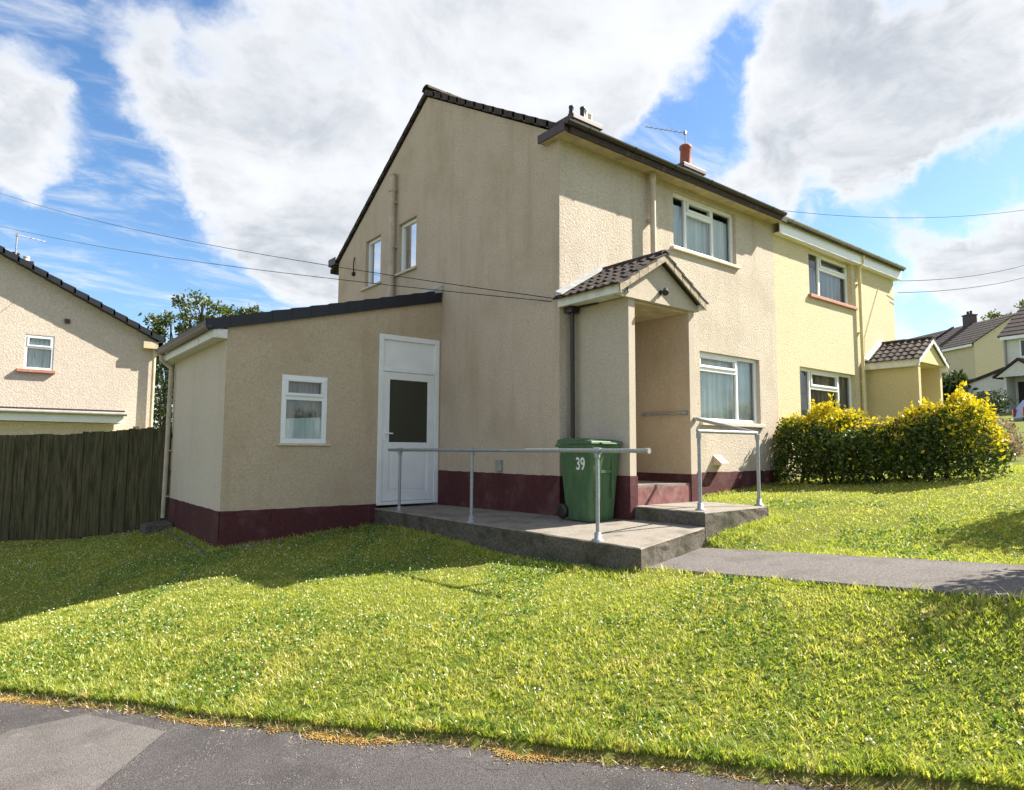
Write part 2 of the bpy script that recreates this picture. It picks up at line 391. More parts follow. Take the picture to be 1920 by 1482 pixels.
class G:
    """collects geometry in world space; X is an optional frame (4x4) applied to what is added"""
    def __init__(s, X=None):
        s.v = []; s.f = []; s.X = X; s.sm = []
    def add(s, vs, fs, smooth=False):
        b = len(s.v)
        for p in vs:
            p = Vector(p)
            s.v.append(s.X @ p if s.X is not None else p)
        for f in fs:
            s.f.append([i+b for i in f]); s.sm.append(smooth)
        return s
    def box(s, x0, x1, y0, y1, z0, z1):
        x0, x1 = min(x0, x1), max(x0, x1); y0, y1 = min(y0, y1), max(y0, y1); z0, z1 = min(z0, z1), max(z0, z1)
        return s.add([(x0,y0,z0),(x1,y0,z0),(x1,y1,z0),(x0,y1,z0),(x0,y0,z1),(x1,y0,z1),(x1,y1,z1),(x0,y1,z1)],
                     [(0,3,2,1),(4,5,6,7),(0,1,5,4),(1,2,6,5),(2,3,7,6),(3,0,4,7)])
    def hexa(s, p):          # 8 points, bottom ring then top ring
        return s.add(p, [(0,3,2,1),(4,5,6,7),(0,1,5,4),(1,2,6,5),(2,3,7,6),(3,0,4,7)])
    def prism(s, poly, vec): # polygon extruded along vec
        n = len(poly); vec = Vector(vec)
        vs = [Vector(p) for p in poly] + [Vector(p)+vec for p in poly]
        return s.add(vs, [tuple(range(n))[::-1], tuple(range(n, 2*n))] + [(i, (i+1) % n, n+(i+1) % n, n+i) for i in range(n)])
    def tube(s, path, r, n=10, cap=True):
        pts = [Vector(p) for p in path]; rs = r if isinstance(r, (list, tuple)) else [r]*len(pts)
        vs = []; fs = []
        up0 = None
        for i, p in enumerate(pts):
            a = pts[max(0, i-1)]; b = pts[min(len(pts)-1, i+1)]
            d = (b-a).normalized()
            if up0 is None:
                up0 = Vector((0, 0, 1)) if abs(d.z) < .9 else Vector((1, 0, 0))
            x = d.cross(up0).normalized(); y = x.cross(d).normalized(); up0 = y
            for k in range(n):
                t = 2*PI*k/n
                vs.append(p + x*math.cos(t)*rs[i] + y*math.sin(t)*rs[i])
        for i in range(len(pts)-1):
            for k in range(n):
                fs.append((i*n+k, i*n+(k+1) % n, (i+1)*n+(k+1) % n, (i+1)*n+k))
        s.add(vs, fs, True)
        if cap:
            m = len(pts)-1
            s.add(vs[:n], [tuple(range(n))[::-1]]); s.add(vs[m*n:], [tuple(range(n))])
        return s
    def lathe(s, c, prof, n=16):   # profile of (radius, z) round a vertical axis at c
        c = Vector(c); vs = []; fs = []
        for r, z in prof:
            for k in range(n):
                t = 2*PI*k/n; vs.append(c+Vector((r*math.cos(t), r*math.sin(t), z)))
        for i in range(len(prof)-1):
            for k in range(n): fs.append((i*n+k, i*n+(k+1) % n, (i+1)*n+(k+1) % n, (i+1)*n+k))
        s.add(vs, fs, True)
        m = len(prof)-1
        s.add(vs[m*n:], [tuple(range(n))]); s.add(vs[:n], [tuple(range(n))[::-1]])
        return s
    def mesh(s, name, mat, off):
        me = bpy.data.meshes.new(name)
        me.from_pydata([tuple(p-off) for p in s.v], [], s.f)
        me.materials.append(MT[mat] if isinstance(mat, str) else mat)
        me.polygons.foreach_set('use_smooth', s.sm)
        me.update(); return me
    def build(s, name, mat, parent=None, bev=0.):
        off = origin(parent) if parent is not None else Vector((0, 0, 0))
        o = bpy.data.objects.new(name, s.mesh(name, mat, off))
        link(o, parent)
        if bev:
            bm = o.modifiers.new('bevel', 'BEVEL'); bm.width = bev; bm.segments = 2; bm.limit_method = 'ANGLE'; bm.angle_limit = .6
        return o
def top(o, loc):
    """moves the origin of a one-mesh thing to loc without moving its geometry"""
    loc = Vector(loc); o.data.transform(Matrix.Translation(-loc)); o.location = loc; return o

# frames for walls: local u runs along the wall, d goes INTO the wall, z up
def frame(o, u, d):
    o, u, d = Vector(o), Vector(u), Vector(d)
    return Matrix(((u.x, d.x, 0, o.x), (u.y, d.y, 0, o.y), (u.z, d.z, 1, o.z), (0, 0, 0, 1)))
FRONT = frame((0, 0, 0), (1, 0, 0), (0, 1, 0))             # u = x, d = +y
GABLE = frame((0, 0, 0), (0, 1, 0), (1, 0, 0))             # u = y, d = +x

def wall(name, X, u0, u1, z0, z1, holes, rec, mat, parent, cuts=(), nsub=0):
    """a rendered wall with real openings and reveals; cuts are (u, z, nu, nz) half-planes to trim off"""
    us = sorted({u0, u1, *[a for h in holes for a in h[:2]]}); zs = sorted({z0, z1, *[a for h in holes for a in h[2:4]]})
    bm = bmesh.new(); vd = {}
    def V(u, d, z):
        k = (round(u, 4), round(d, 4), round(z, 4))
        if k not in vd: vd[k] = bm.verts.new(k)
        return vd[k]
    for i in range(len(us)-1):
        for j in range(len(zs)-1):
            cu, cz = (us[i]+us[i+1])/2, (zs[j]+zs[j+1])/2
            if any(h[0] < cu < h[1] and h[2] < cz < h[3] for h in holes): continue
            bm.faces.new((V(us[i],0,zs[j]), V(us[i+1],0,zs[j]), V(us[i+1],0,zs[j+1]), V(us[i],0,zs[j+1])))
    for cu, cz, nu, nz in cuts:
        bmesh.ops.bisect_plane(bm, geom=bm.verts[:]+bm.edges[:]+bm.faces[:], plane_co=(cu, 0, cz), plane_no=(nu, 0, nz), clear_outer=True)
    g = [e for e in bm.edges if len(e.link_faces) == 1]
    ret = bmesh.ops.extrude_edge_only(bm, edges=g)
    for e in ret['geom']:
        if isinstance(e, bmesh.types.BMVert): e.co.y += rec
    bmesh.ops.recalc_face_normals(bm, faces=bm.faces[:])
    bm.transform(X)
    off = origin(parent)
    bm.transform(Matrix.Translation(-off))
    me = bpy.data.meshes.new(name); bm.to_mesh(me); bm.free()
    me.materials.append(MT[mat]); o = bpy.data.objects.new(name, me); link(o, parent)
    return o

def window(X, u0, u1, z0, z1, rec, parent, mull=(), trans=(), fr=.06, curtain='net', sill=None, opener=(), mat='white', nest=True, ctop=0., folds=9, half=0.):
    """a window: frame mesh with panes, curtains and sill as its sub-parts.
    mull: list of (u, z0, z1); trans: list of (z, u0, u1); opener: rectangles with a thicker sash"""
    g = G(X); d0, d1 = rec-.065, rec
    g.box(u0, u1, d0, d1, z0, z0+fr); g.box(u0, u1, d0, d1, z1-fr, z1)
    g.box(u0, u0+fr, d0, d1, z0+fr, z1-fr); g.box(u1-fr, u1, d0, d1, z0+fr, z1-fr)
    for u, a, b in mull: g.box(u-fr/2, u+fr/2, d0+.003, d1, a, b)
    for z, a, b in trans: g.box(a, b, d0+.005, d1, z-fr/2, z+fr/2)
    for a, b, c, e in opener:
        t = .045; dd = d0-.014
        g.box(a, b, dd, d1-.01, c, c+t); g.box(a, b, dd, d1-.01, e-t, e); g.box(a, a+t, dd, d1-.01, c+t, e-t); g.box(b-t, b, dd, d1-.01, c+t, e-t)
    wo_ = g.build('window', mat, parent, .006)
    q = G(X); dg = rec-.03
    q.add([(u0+fr*.5, dg, z0+fr*.5), (u1-fr*.5, dg, z0+fr*.5), (u1-fr*.5, dg, z1-fr*.5), (u0+fr*.5, dg, z1-fr*.5)], [(0, 1, 2, 3)])
    q.build('pane', 'glass', wo_)
    if curtain:
        c = G(X); n = max(24, int((u1-u0)*70)); dc = rec+.055
        top_, bot = z1-ctop, z0+.01
        ph = random.random()*6
        for i in range(n):
            a, b = u0+(u1-u0)*i/n, u0+(u1-u0)*(i+1)/n
            fa = .018*math.sin(a*folds*6.28+ph)+.009*math.sin(a*folds*14+1+ph); fb = .018*math.sin(b*folds*6.28+ph)+.009*math.sin(b*folds*14+1+ph)
            c.add([(a, dc+fa, bot), (b, dc+fb, bot), (b, dc+fb*.4, top_), (a, dc+fa*.4, top_)], [(0, 1, 2, 3)], True)
        c.build('curtain', curtain, wo_)
    if half:                                             # a lace half curtain nearer the glass
        c = G(X); n = 50; dc = rec+.015
        for i in range(n):
            a, b = u0+fr*.6+(u1-u0-fr*1.2)*i/n, u0+fr*.6+(u1-u0-fr*1.2)*(i+1)/n
            fa, fb = .010*math.sin(a*55), .010*math.sin(b*55)
            ta, tb = z0+(z1-z0)*half*(1+.16*(a-u0)), z0+(z1-z0)*half*(1+.16*(b-u0))
            c.add([(a, dc+fa, z0+.01), (b, dc+fb, z0+.01), (b, dc+fb, tb), (a, dc+fa, ta)], [(0, 1, 2, 3)], True)
        c.build('half_curtain', 'net', wo_)
    r = G(X); r.box(u0-.25, u1+.25, rec+.9, rec+.92, z0-.3, z1+.3)
    r.build('room_back', 'dark', wo_)
    if sill:
        m_, du0, du1, th, out = sill
        k = G(X); k.box(u0-du0, u1+du1, -out, rec-.066, z0-th, z0-.002)
        k.build('sill', m_, wo_, .008)
    return wo_

# ------------------------------------------------------------------ ground
PU, PN, PO = np.array([.5325, -.8465]), np.array([.8465, .5325]), np.array([-5.9, -.32])
GU = np.array([.62, -.78])
def pav_z(x, y):
    return -1.26 + .05*((x-CAM.x)*GU[0] + (y-CAM.y)*GU[1])
def edge_n(u): return .045 + .05*np.clip((u-2.5)/2.5, 0, 1.5) + .018*np.sin(u*2.1) + .012*np.sin(u*5.3+1)
ctrl = [(-3.51,3.06,-1.03),(-1.2,3.06,-.85),(-3.53,6.3,-1.0),(-2.4,3.0,-.95),(-5.87,2.04,-1.50),(-5.49,1.91,-1.40),(-4.80,1.66,-1.257),(-4.26,1.47,-1.168),
        (-3.585,1.24,-1.075),(-3.51,.33,-1.06),(-2.57,.33,-1.02),(-1.81,.06,-.98),(-1.25,-.3,-.92),(-1.1,-2.35,-.83),(-1.15,.5,-.86),(-1.2,2,-.84),
        (.315,-2.12,-.66),(1.72,-2.1,-.50),(1.9,-1.0,-.42),(3.3,0,-.395),(4.8,0,-.31),(6.5,0,-.2),(11,0,-.05),(-.95,-2.4,-.80),(-.95,-3.4,-.725),(-.95,-4.23,-.66),(-.95,-5.3,-.565),
        (.25,-2.2,-.735),(.25,-3.73,-.645),(.25,-5.0,-.555),(-.95,-6.5,-.47),(.25,-6.5,-.44),(.25,-8,-.32),(1.6,-7,-.36),(4,-6,-.15),(4,-8,-.15),(5.3,-1.5,-.20),(5.3,-3.6,-.05),(4,-4,-.17),(2.5,-3.5,-.36),(2,-5.5,-.33),(8,-4,.15),
        (-4.75,7.05,-1.22),(-6.5,8.2,-1.30),(-7.5,5,-1.5),(-5.5,4.5,-1.27),(-3.5,-1.5,-1.10),(-2.4,-1.5,-.99),(-2.2,-3.0,-.93),(-4.4,-.6,-1.18),(-4.3,.5,-1.15),(-8,1.6,-1.75),(-9,6,-1.75)]
for i in range(-8, 11):
    u = i*.7
    p = PO + PU*u + PN*.12
    z = pav_z(*p)
    ctrl.append((p[0], p[1], z+.045)); q = p + PN*.45
    ctrl.append((q[0], q[1], z+.13))
CP = np.array(ctrl)
def _tps():
    n = len(CP); d = np.hypot(CP[:, None, 0]-CP[None, :, 0], CP[:, None, 1]-CP[None, :, 1])
    K = np.where(d > 0, d*d*np.log(np.maximum(d, 1e-9)), 0) + np.eye(n)*.02
    P = np.c_[np.ones(n), CP[:, :2]]
    A = np.block([[K, P], [P.T, np.zeros((3, 3))]])
    return np.linalg.solve(A, np.r_[CP[:, 2], 0, 0, 0])
TW = _tps()
def far_plane(x, y):
    X_ = np.clip(x, -25, 60); Y_ = np.clip(y, -40, 60)
    return -.85 + .088*X_ - .012*Y_
def ground(x, y):
    x = np.asarray(x, float); y = np.asarray(y, float); sh = x.shape
    x = x.ravel(); y = y.ravel()
    xc = np.clip(x, -10, 12); yc = np.clip(y, -8, 9)
    z = np.empty(len(x))
    for s in range(0, len(x), 20000):
        a, b = xc[s:s+20000], yc[s:s+20000]
        d = np.hypot(a[:, None]-CP[None, :, 0], b[:, None]-CP[None, :, 1])
        K = np.where(d > 0, d*d*np.log(np.maximum(d, 1e-9)), 0)
        z[s:s+20000] = K @ TW[:-3] + TW[-3] + TW[-2]*a + TW[-1]*b
    dist = np.hypot(np.maximum(np.maximum(-10-x, x-9), 0), np.maximum(np.maximum(-7-y, y-8), 0))
    t = np.clip(dist/9, 0, 1); t = t*t*(3-2*t)
    z = z*(1-t) + far_plane(x, y)*t
    pm = (x > -1.0) & (x < .30) & (y < -1.95)
    pt = np.where(x < -.35, -.800+(-2.22-y)*.079, -.735+(-1.98-y)*.0714)
    z = np.where(pm, np.minimum(z, pt-.07), z)
    # below the pavement and beyond it the ground follows the pavement plane
    rx, ry = x-PO[0], y-PO[1]; u = rx*PU[0]+ry*PU[1]; n = rx*PN[0]+ry*PN[1]
    k = np.clip((edge_n(u)-n)/.06, 0, 1)
    pz = pav_z(np.clip(x, -16, 8), np.clip(y, -20, 8))-.05
    z = z*(1-k) + pz*k
    return z.reshape(sh)
def gz(x, y): return float(ground(np.array([x]), np.array([y]))[0])

def sheet(name, xs, ys, zf, mat, keep=None):
    X_, Y_ = np.meshgrid(xs, ys); Z_ = zf(X_, Y_)
    nx, ny = len(xs), len(ys)
    v = np.c_[X_.ravel(), Y_.ravel(), Z_.ravel()]
    i = np.arange((nx-1)*(ny-1)); a = i % (nx-1) + (i//(nx-1))*nx
    f = np.c_[a, a+1, a+1+nx, a+nx]
    me = bpy.data.meshes.new(name); me.from_pydata(v.tolist(), [], f.tolist())
    me.materials.append(MT[mat]); me.polygons.foreach_set('use_smooth', [True]*len(f)); me.update()
    return link(bpy.data.objects.new(name, me))
def axis(lo, hi, step, far):
    a = list(np.arange(lo, hi+1e-6, step)); d = step*1.5
    while a[-1] < far: a.append(a[-1]+d); d *= 1.25
    d = step*1.5
    while a[0] > -far: a.insert(0, a[0]-d); d *= 1.25
    return np.array(a)
lawn = sheet('lawn', axis(-9, 9, .13, 900), axis(-8, 9, .13, 900), ground, 'soil'); lawn['kind'] = 'structure'

# pavement: tarmac sheet following its own plane, with the repaired patch 4 mm above
def strip(name, us, ns, dz, mat, edge=True, jit=0.):
    v = []; f = []
    for u in us:
        for j, n in enumerate(ns):
            nn = n + (edge_n(u) if (edge and j == 0) else 0)
            p = PO + PU*u + PN*nn
            v.append((p[0], p[1], pav_z(*p)+dz))
    m = len(ns)
    for i in range(len(us)-1):
        for j in range(m-1): f.append((i*m+j, (i+1)*m+j, (i+1)*m+j+1, i*m+j+1))
    me = bpy.data.meshes.new(name); me.from_pydata(v, [], f); me.materials.append(MT[mat]); me.update()
    o = link(bpy.data.objects.new(name, me)); o['kind'] = 'structure'; return o
strip('pavement', np.arange(-14, 18, .25), [-.0, -.6, -2, -5, -10], 0, 'tarmac')
pv = [(.75, -.42), (1.0, -.09), (1.80, -.19), (2.12, -1.02), (2.5, -2.2), (1.2, -2.2), (.9, -1.2)]
g = G()
pts = []
for u, n in pv:
    p = PO+PU*u+PN*n; pts.append((p[0], p[1], pav_z(*p)+.005))
g.add(pts, [tuple(range(len(pts)))]); o = g.build('pavement_patch', 'patch'); o['kind'] = 'structure'

# path and raised concrete
def slab(name, quad, zt, depth, topmat, sidemat, jit=.008):
    """a concrete slab with slightly broken, uneven edges; quad: (x, y) corners, zt: their heights; two materials"""
    ring = []
    n = len(quad)
    for i in range(n):
        a, b = Vector((*quad[i], zt[i])), Vector((*quad[(i+1) % n], zt[(i+1) % n]))
        m = max(1, int((b-a).length/.11))
        nr = Vector(((b-a).y, -(b-a).x, 0)).normalized()
        for k in range(m):
            p = a.lerp(b, k/m)
            ring.append((p, nr, 0 if k == 0 else 1))
    rows = [0, .012, .05, .11, .19, depth]
    vs = []; N = len(ring)
    for ri, d in enumerate(rows):
        for p, nr, w_ in ring:
            j = mnoise.noise(Vector((p.x*6, p.y*6, d*30+p.z)))*jit*(1.6 if ri else 1)+random.uniform(-1, 1)*jit*.35
            q = p + nr*(j*w_ - (.012 if ri == 0 else 0)) - Vector((0, 0, d))
            if ri == 0: q.z += random.uniform(-.002, .002)
            vs.append(tuple(q))
    fs = [tuple(range(N))]
    for ri in range(len(rows)-1):
        for k in range(N):
            fs.append((ri*N+k, (ri+1)*N+k, (ri+1)*N+(k+1) % N, ri*N+(k+1) % N))
    me = bpy.data.meshes.new(name); me.from_pydata(vs, [], fs)
    me.materials.append(MT[topmat]); me.materials.append(MT[sidemat])
    for i, p in enumerate(me.polygons): p.material_index = 0 if i <= N else 1
    bm = bmesh.new(); bm.from_mesh(me); bmesh.ops.recalc_face_normals(bm, faces=bm.faces[:]); bm.to_mesh(me); bm.free()
    me.update(); o = link(bpy.data.objects.new(name, me)); o['kind'] = 'structure'
    return o
def skirting(g, a, b, nrm, zb, zt, th=.016):
    """a painted plinth band from a to b standing th proud of the wall, its top edge a little wavy"""
    a, b, nrm = Vector((*a, 0)), Vector((*b, 0)), Vector((*nrm, 0)); m = max(2, int((b-a).length/.09))
    fr_ = []
    for k in range(m+1):
        p = a.lerp(b, k/m); w_ = mnoise.noise(Vector((p.x*5, p.y*5, 3)))*.008+random.uniform(-.003, .003)
        fr_.append((p, zt+w_))
    vs = []
    for p, z in fr_:
        o_ = p+nrm*th; i_ = p+nrm*.001
        vs += [(o_.x, o_.y, zb), (o_.x, o_.y, z-.008), ((o_.x+i_.x)/2, (o_.y+i_.y)/2, z), (i_.x, i_.y, z+.001)]
    fs = []
    for k in range(m):
        for j in range(3): fs.append((k*4+j, (k+1)*4+j, (k+1)*4+j+1, k*4+j+1))
    fs += [(0, 1, 2, 3), (m*4+3, m*4+2, m*4+1, m*4)]
    g.add(vs, fs); return g
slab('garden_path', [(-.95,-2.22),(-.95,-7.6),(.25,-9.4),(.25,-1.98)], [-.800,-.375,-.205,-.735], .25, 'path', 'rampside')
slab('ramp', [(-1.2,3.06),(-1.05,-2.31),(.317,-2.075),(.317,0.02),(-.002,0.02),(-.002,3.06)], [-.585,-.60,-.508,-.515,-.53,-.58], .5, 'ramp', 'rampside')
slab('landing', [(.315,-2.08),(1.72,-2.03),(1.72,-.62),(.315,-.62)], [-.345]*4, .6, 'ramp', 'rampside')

# ------------------------------------------------------------------ houses
TILE_ME = {}
def pantile(w_, l_, mat):
    """one interlocking tile: a rolled sheet w_ wide (x) and l_ long (y, downhill), origin at the middle of its upper edge"""
    k = (round(w_, 3), round(l_, 3), mat)
    if k not in TILE_ME:
        g = G(); n = 8; vs = []; fs = []
        prof = [0, .006, .019, .027, .019, .006, 0, .001, .0]
        for t in (0, -.022):
            for yy in (0, 1):
                for i in range(n+1):
                    vs.append((-w_/2-.008 + (w_+.016)*i/n, -yy*l_, prof[i]+t+.006*yy))
        m = n+1
        for i in range(n):
            fs.append((i, i+1, m+i+1, m+i)[::-1]); fs.append((2*m+i, 2*m+i+1, 3*m+i+1, 3*m+i)); fs.append((m+i, m+i+1, 3*m+i+1, 3*m+i)[::-1]); fs.append((i, i+1, 2*m+i+1, 2*m+i))
        fs += [(0, m, 3*m, 2*m), (n, m+n, 3*m+n, 2*m+n)]
        g.add(vs, fs, False)
        TILE_ME[k] = g.mesh('roof_tile', mat, Vector((0, 0, 0)))
    return TILE_ME[k]
def tile_slope(parent, a, along, down, nalong, ndown, w_, l_, mat='tile', name='roof_tile'):
    """tiles of a slope: a = upper corner, along = unit vector along the eaves, down = unit vector down the slope"""
    a, along, down = Vector(a), Vector(along).normalized(), Vector(down).normalized()
    nrm = along.cross(-down).normalized()
    if nrm.z < 0: along = -along; a = a - along*(nalong*w_); nrm = along.cross(-down).normalized()
    me = pantile(w_, l_, mat); off = origin(parent)
    R = Matrix((along, -down, nrm)).transposed()
    for j in range(ndown):
        for i in range(nalong):
            o = bpy.data.objects.new(name, me)
            jig = Vector((random.uniform(-.003, .003), random.uniform(-.003, .003), random.uniform(0, .004)))
            o.location = a + along*(i+.5)*w_ + down*(j*(l_*.86)) + nrm*(.008+.0) + jig - off
            tilt = Matrix.Rotation(math.radians(-3.2+random.uniform(-.4, .4)), 3, 'X') @ Matrix.Rotation(math.radians(random.uniform(-.5, .5)), 3, 'Z')
            o.rotation_euler = (R @ tilt).to_euler()
            link(o, parent)
def course_roof(name, x0, x1, ridge, eave, thick, n, mat, parent, axis='x', verge=.0):
    """a tiled slope as stepped courses; ridge and eave are (y, z) pairs, the courses run along x"""
    g = G(); (ry, rz), (ey, ez) = ridge, eave
    for i in range(n):
        a = i/n; b = min(1.0, (i+1)/n+.012)
        y0, z0 = ry+(ey-ry)*a, rz+(ez-rz)*a; y1, z1 = ry+(ey-ry)*b, rz+(ez-rz)*b
        lift = .012
        g.prism([(x0, y0, z0-thick), (x0, y0, z0), (x0, y1, z1+lift), (x0, y1, z1-thick+.03)], (x1-x0, 0, 0))
    return g.build(name, mat, parent)
def ridge_row(parent, x0, x1, y, z, n, r=.12, mat='tile', dirv=(1, 0, 0)):
    L_ = (x1-x0)/n
    g = G()
    prof = [(math.cos(t)*r, math.sin(t)*r*.75) for t in [PI*k/8 for k in range(9)]]
    poly = [(0, a, b) for a, b in prof] + [(0, a*.82, b*.82-.01) for a, b in prof[::-1]]
    g.prism(poly, (L_*1.02, 0, 0))
    me = g.mesh('ridge_tile', mat, Vector((0, 0, 0)))
    off = origin(parent)
    for i in range(n):
        o = bpy.data.objects.new('ridge_tile', me)
        p = Vector((x0+i*L_, y, z)) if dirv[0] else Vector((y, x0+i*L_, z))
        o.location = p + Vector((0, 0, random.uniform(-.006, .006))) - off
        if not dirv[0]: o.rotation_euler = (0, 0, PI/2)
        link(o, parent)

def porch(house, x0, x1, yf, zwall, cx, half, zr, slope, wallm, fasc, vergem, plinthm, ground_z, floor_z, pw=.12, vo=.15, fh_=.12):
    ze = zr-slope*half
    g = G()
    g.box(x0, x0+pw, yf, -.002, ground_z, zwall); g.box(x1-pw, x1, yf, -.002, ground_z, zwall)
    p = g.build('porch', wallm, house)
    g = G()                                               # gable panel over the opening, proud of the piers
    y0 = yf-.045
    zb = zwall-.02
    hb = (zr-.10-zb)/slope
    hb = min(hb, half-.03)
    g.prism([(cx-hb, y0, zb), (cx+hb, y0, zb), (cx+hb, y0, zr-.10-slope*hb), (cx, y0, zr-.10), (cx-hb, y0, zr-.10-slope*hb)], (0, .07, 0))
    g.build('gable_panel', wallm, p)
    g = G(); g.box(x0+pw, x1-pw, yf+.03, -.002, zwall-.05, zwall-.022); g.build('porch_ceiling', 'soffit' if wallm == 'porch' else wallm, p)
    for s in (-1, 1):                                     # eaves boards
        g = G(); xe = cx+s*(half-.035)
        g.box(xe-.02, xe+.02, yf-vo+.028, -.004, ze-fh_, ze-.005)
        xw = x0 if s < 0 else x1
        a, b = sorted((xe-s*.021, xw+s*.002))
        if b-a > .01: g.box(a, b, yf+.002, -.004, ze-.105, ze-.085)
        g.build('fascia', fasc, p)
    # boarding under the tiles and the verge on the front
    for s in (-1, 1):
        g = G()
        g.prism([(cx, yf-vo+.03, zr-.085), (cx+s*(half-.07), yf-vo+.03, ze-.085+slope*.07), (cx+s*(half-.07), yf-vo+.03, ze-.03+slope*.07), (cx, yf-vo+.03, zr-.03)], (0, abs(yf)+vo-.035, 0))
        g.build('roof_deck', 'dark', p)
        g = G(); n = 5
        for i in range(n):
            a, b = i/n, (i+1)/n+.01
            xa, xb = cx+s*half*a, cx+s*half*b; za, zb_ = zr-slope*half*a, zr-slope*half*b
            g.prism([(xa, yf-vo, za-.115), (xb, yf-vo, zb_-.115), (xb, yf-vo, zb_-.008), (xa, yf-vo, za-.012)], (0, .024, 0))
        g.build('verge', vergem, p)
    L_ = half*math.hypot(1, slope)+.05; nd = 5; tl = L_/(nd*.86+.14); depth = abs(yf)+vo; nw = 8; tw = depth/nw
    for s in (-1, 1):
        tile_slope(p, (cx, yf-vo, zr-.012), (0, 1, 0), (s, 0, -slope), nw, nd, tw, tl)
    ridge_row(p, yf-vo-.005, -.01, cx, zr-.02, 4, .085, 'tile', (0, 1, 0))
    for s in (-1, 1):                                     # dressed lead against the house wall
        g = G()
        q = []
        nn = 6
        for i in range(nn):
            a, b = i/nn*1.0, (i+1)/nn+.004
            xa, xb = cx+s*(half+.02)*a, cx+s*(half+.02)*b; za, zb_ = zr-slope*half*a, zr-slope*half*b
            g.hexa([(xa, -.13, za+.03), (xb, -.13, zb_+.03), (xb, -.012, zb_+.035), (xa, -.012, za+.035), (xa, -.13, za+.045), (xb, -.13, zb_+.045), (xb, -.006, zb_+.10), (xa, -.006, za+.10)])
        g.build('flashing', 'lead', p)
    if plinthm:
        for xa in (x0, x1-pw):
            g = G(); g.box(xa-.012, xa+pw+.012, yf-.012, -.02, ground_z-.02, .03); g.build('plinth', plinthm, p)
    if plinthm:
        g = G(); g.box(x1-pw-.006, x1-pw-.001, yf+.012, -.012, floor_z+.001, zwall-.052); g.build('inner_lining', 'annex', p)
    g = G(); g.box(x0+pw+.013, x1-pw-.013, yf+.02, -.02, ground_z, floor_z); g.build('step', 'ramp', p)
    if plinthm:
        g = G(); g.box(x0+pw+.014, x1-pw-.014, yf+.006, yf+.018, ground_z, floor_z-.03); g.build('riser', 'pinkriser', p)
    return p
MT['pinkriser'] = m_plain('worn_red_step_paint', (.19, .075, .068), .85, .3, 9, bstr=.4, dirt=(.32, .23, .19))

# --- the near, beige half of the pair
house = empty('house', (0, 0, -.6), 'beige roughcast semi-detached house with maroon plinth and tiled front porch', 'house')
LH = 5.601; DH = 7.485; RY, RZ = 3.63, 7.06
w_up = (2.536, 4.335, 3.686, 4.644); w_lo = (3.18, 5.0, .845, 2.03); d_in = (.50, 1.36, -.09, 1.98)
wall('front_wall', FRONT, .002, LH, -.02, 4.77, [w_up, w_lo, d_in], .13, 'beige', house)
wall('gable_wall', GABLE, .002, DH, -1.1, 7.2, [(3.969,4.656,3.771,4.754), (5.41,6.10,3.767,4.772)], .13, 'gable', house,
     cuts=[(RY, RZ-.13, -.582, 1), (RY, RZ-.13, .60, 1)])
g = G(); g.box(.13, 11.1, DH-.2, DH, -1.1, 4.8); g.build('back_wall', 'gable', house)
g = G(); skirting(g, (0, 3.045), (0, -.016), (-1, 0), -1.05, 0); g.build('plinth', 'plinth', house)
g = G(); skirting(g, (-.015, 0), (LH, 0), (0, -1), -1.05, 0); g.build('plinth', 'plinth', house)
course_roof('roof', -.05, LH-.004, (RY, RZ), (-.30, RZ-.582*3.93), .11, 15, 'tile', house)
course_roof('roof', -.05, LH-.004, (RY, RZ), (7.86, RZ-.60*4.23), .11, 16, 'tile', house)
ridge_row(house, -.06, LH-.01, RY, RZ+.0, 13)
g = G(); g.box(-.12, LH-.002, -.262, -.236, 4.725, 4.84); g.box(-.145, -.121, -.262, .30, 4.725, 4.845); g.box(-.1205, -.004, .276, .30, 4.74, 4.86)
g.build('fascia', 'brown', house)
g = G(); g.box(-.12, LH-.003, -.235, -.002, 4.735, 4.752); g.box(-.12, -.003, -.001, .275, 4.735, 4.752); g.box(LH-.026, LH-.002, -.234, -.003, 4.753, 4.85)
g.build('soffit', 'soffit', house)
def gutter(x0, x1, y, z, r, mat, parent):
    g = G(); n = 10
    out = [(y+math.cos(t)*r, z+math.sin(t)*r) for t in [PI+PI*k/n for k in range(n+1)]]
    inn = [(y+math.cos(t)*(r-.008), z+math.sin(t)*(r-.008)) for t in [PI+PI*k/n for k in range(n+1)]][::-1]
    g.prism([(x0, a, b) for a, b in out+inn], (x1-x0, 0, 0))
    for xe in (x0, x1-.006): g.prism([(xe, a, b) for a, b in out], (.006, 0, 0))
    k = x0+.4
    while k < x1:
        g.prism([(k, y+math.cos(t)*(r+.007), z+math.sin(t)*(r+.007)) for t in [PI+PI*j/n for j in range(n+1)]]+[(k, a, b) for a, b in out[::-1]], (.03, 0, 0)); k += .95
    return g.build('gutter', mat, parent)
gutter(-.15, LH-.12, -.318, 4.835, .056, 'gutter', house)
# back eaves box seen at the rear end of the gable
g = G(); g.box(-.10, 3, 7.50, 7.82, 4.60, 4.62); g.box(-.10, 3, 7.80, 7.83, 4.58, 4.76); g.box(-.115, -.101, 7.45, 7.83, 4.58, 4.74); g.build('rear_fascia', 'brown', house)
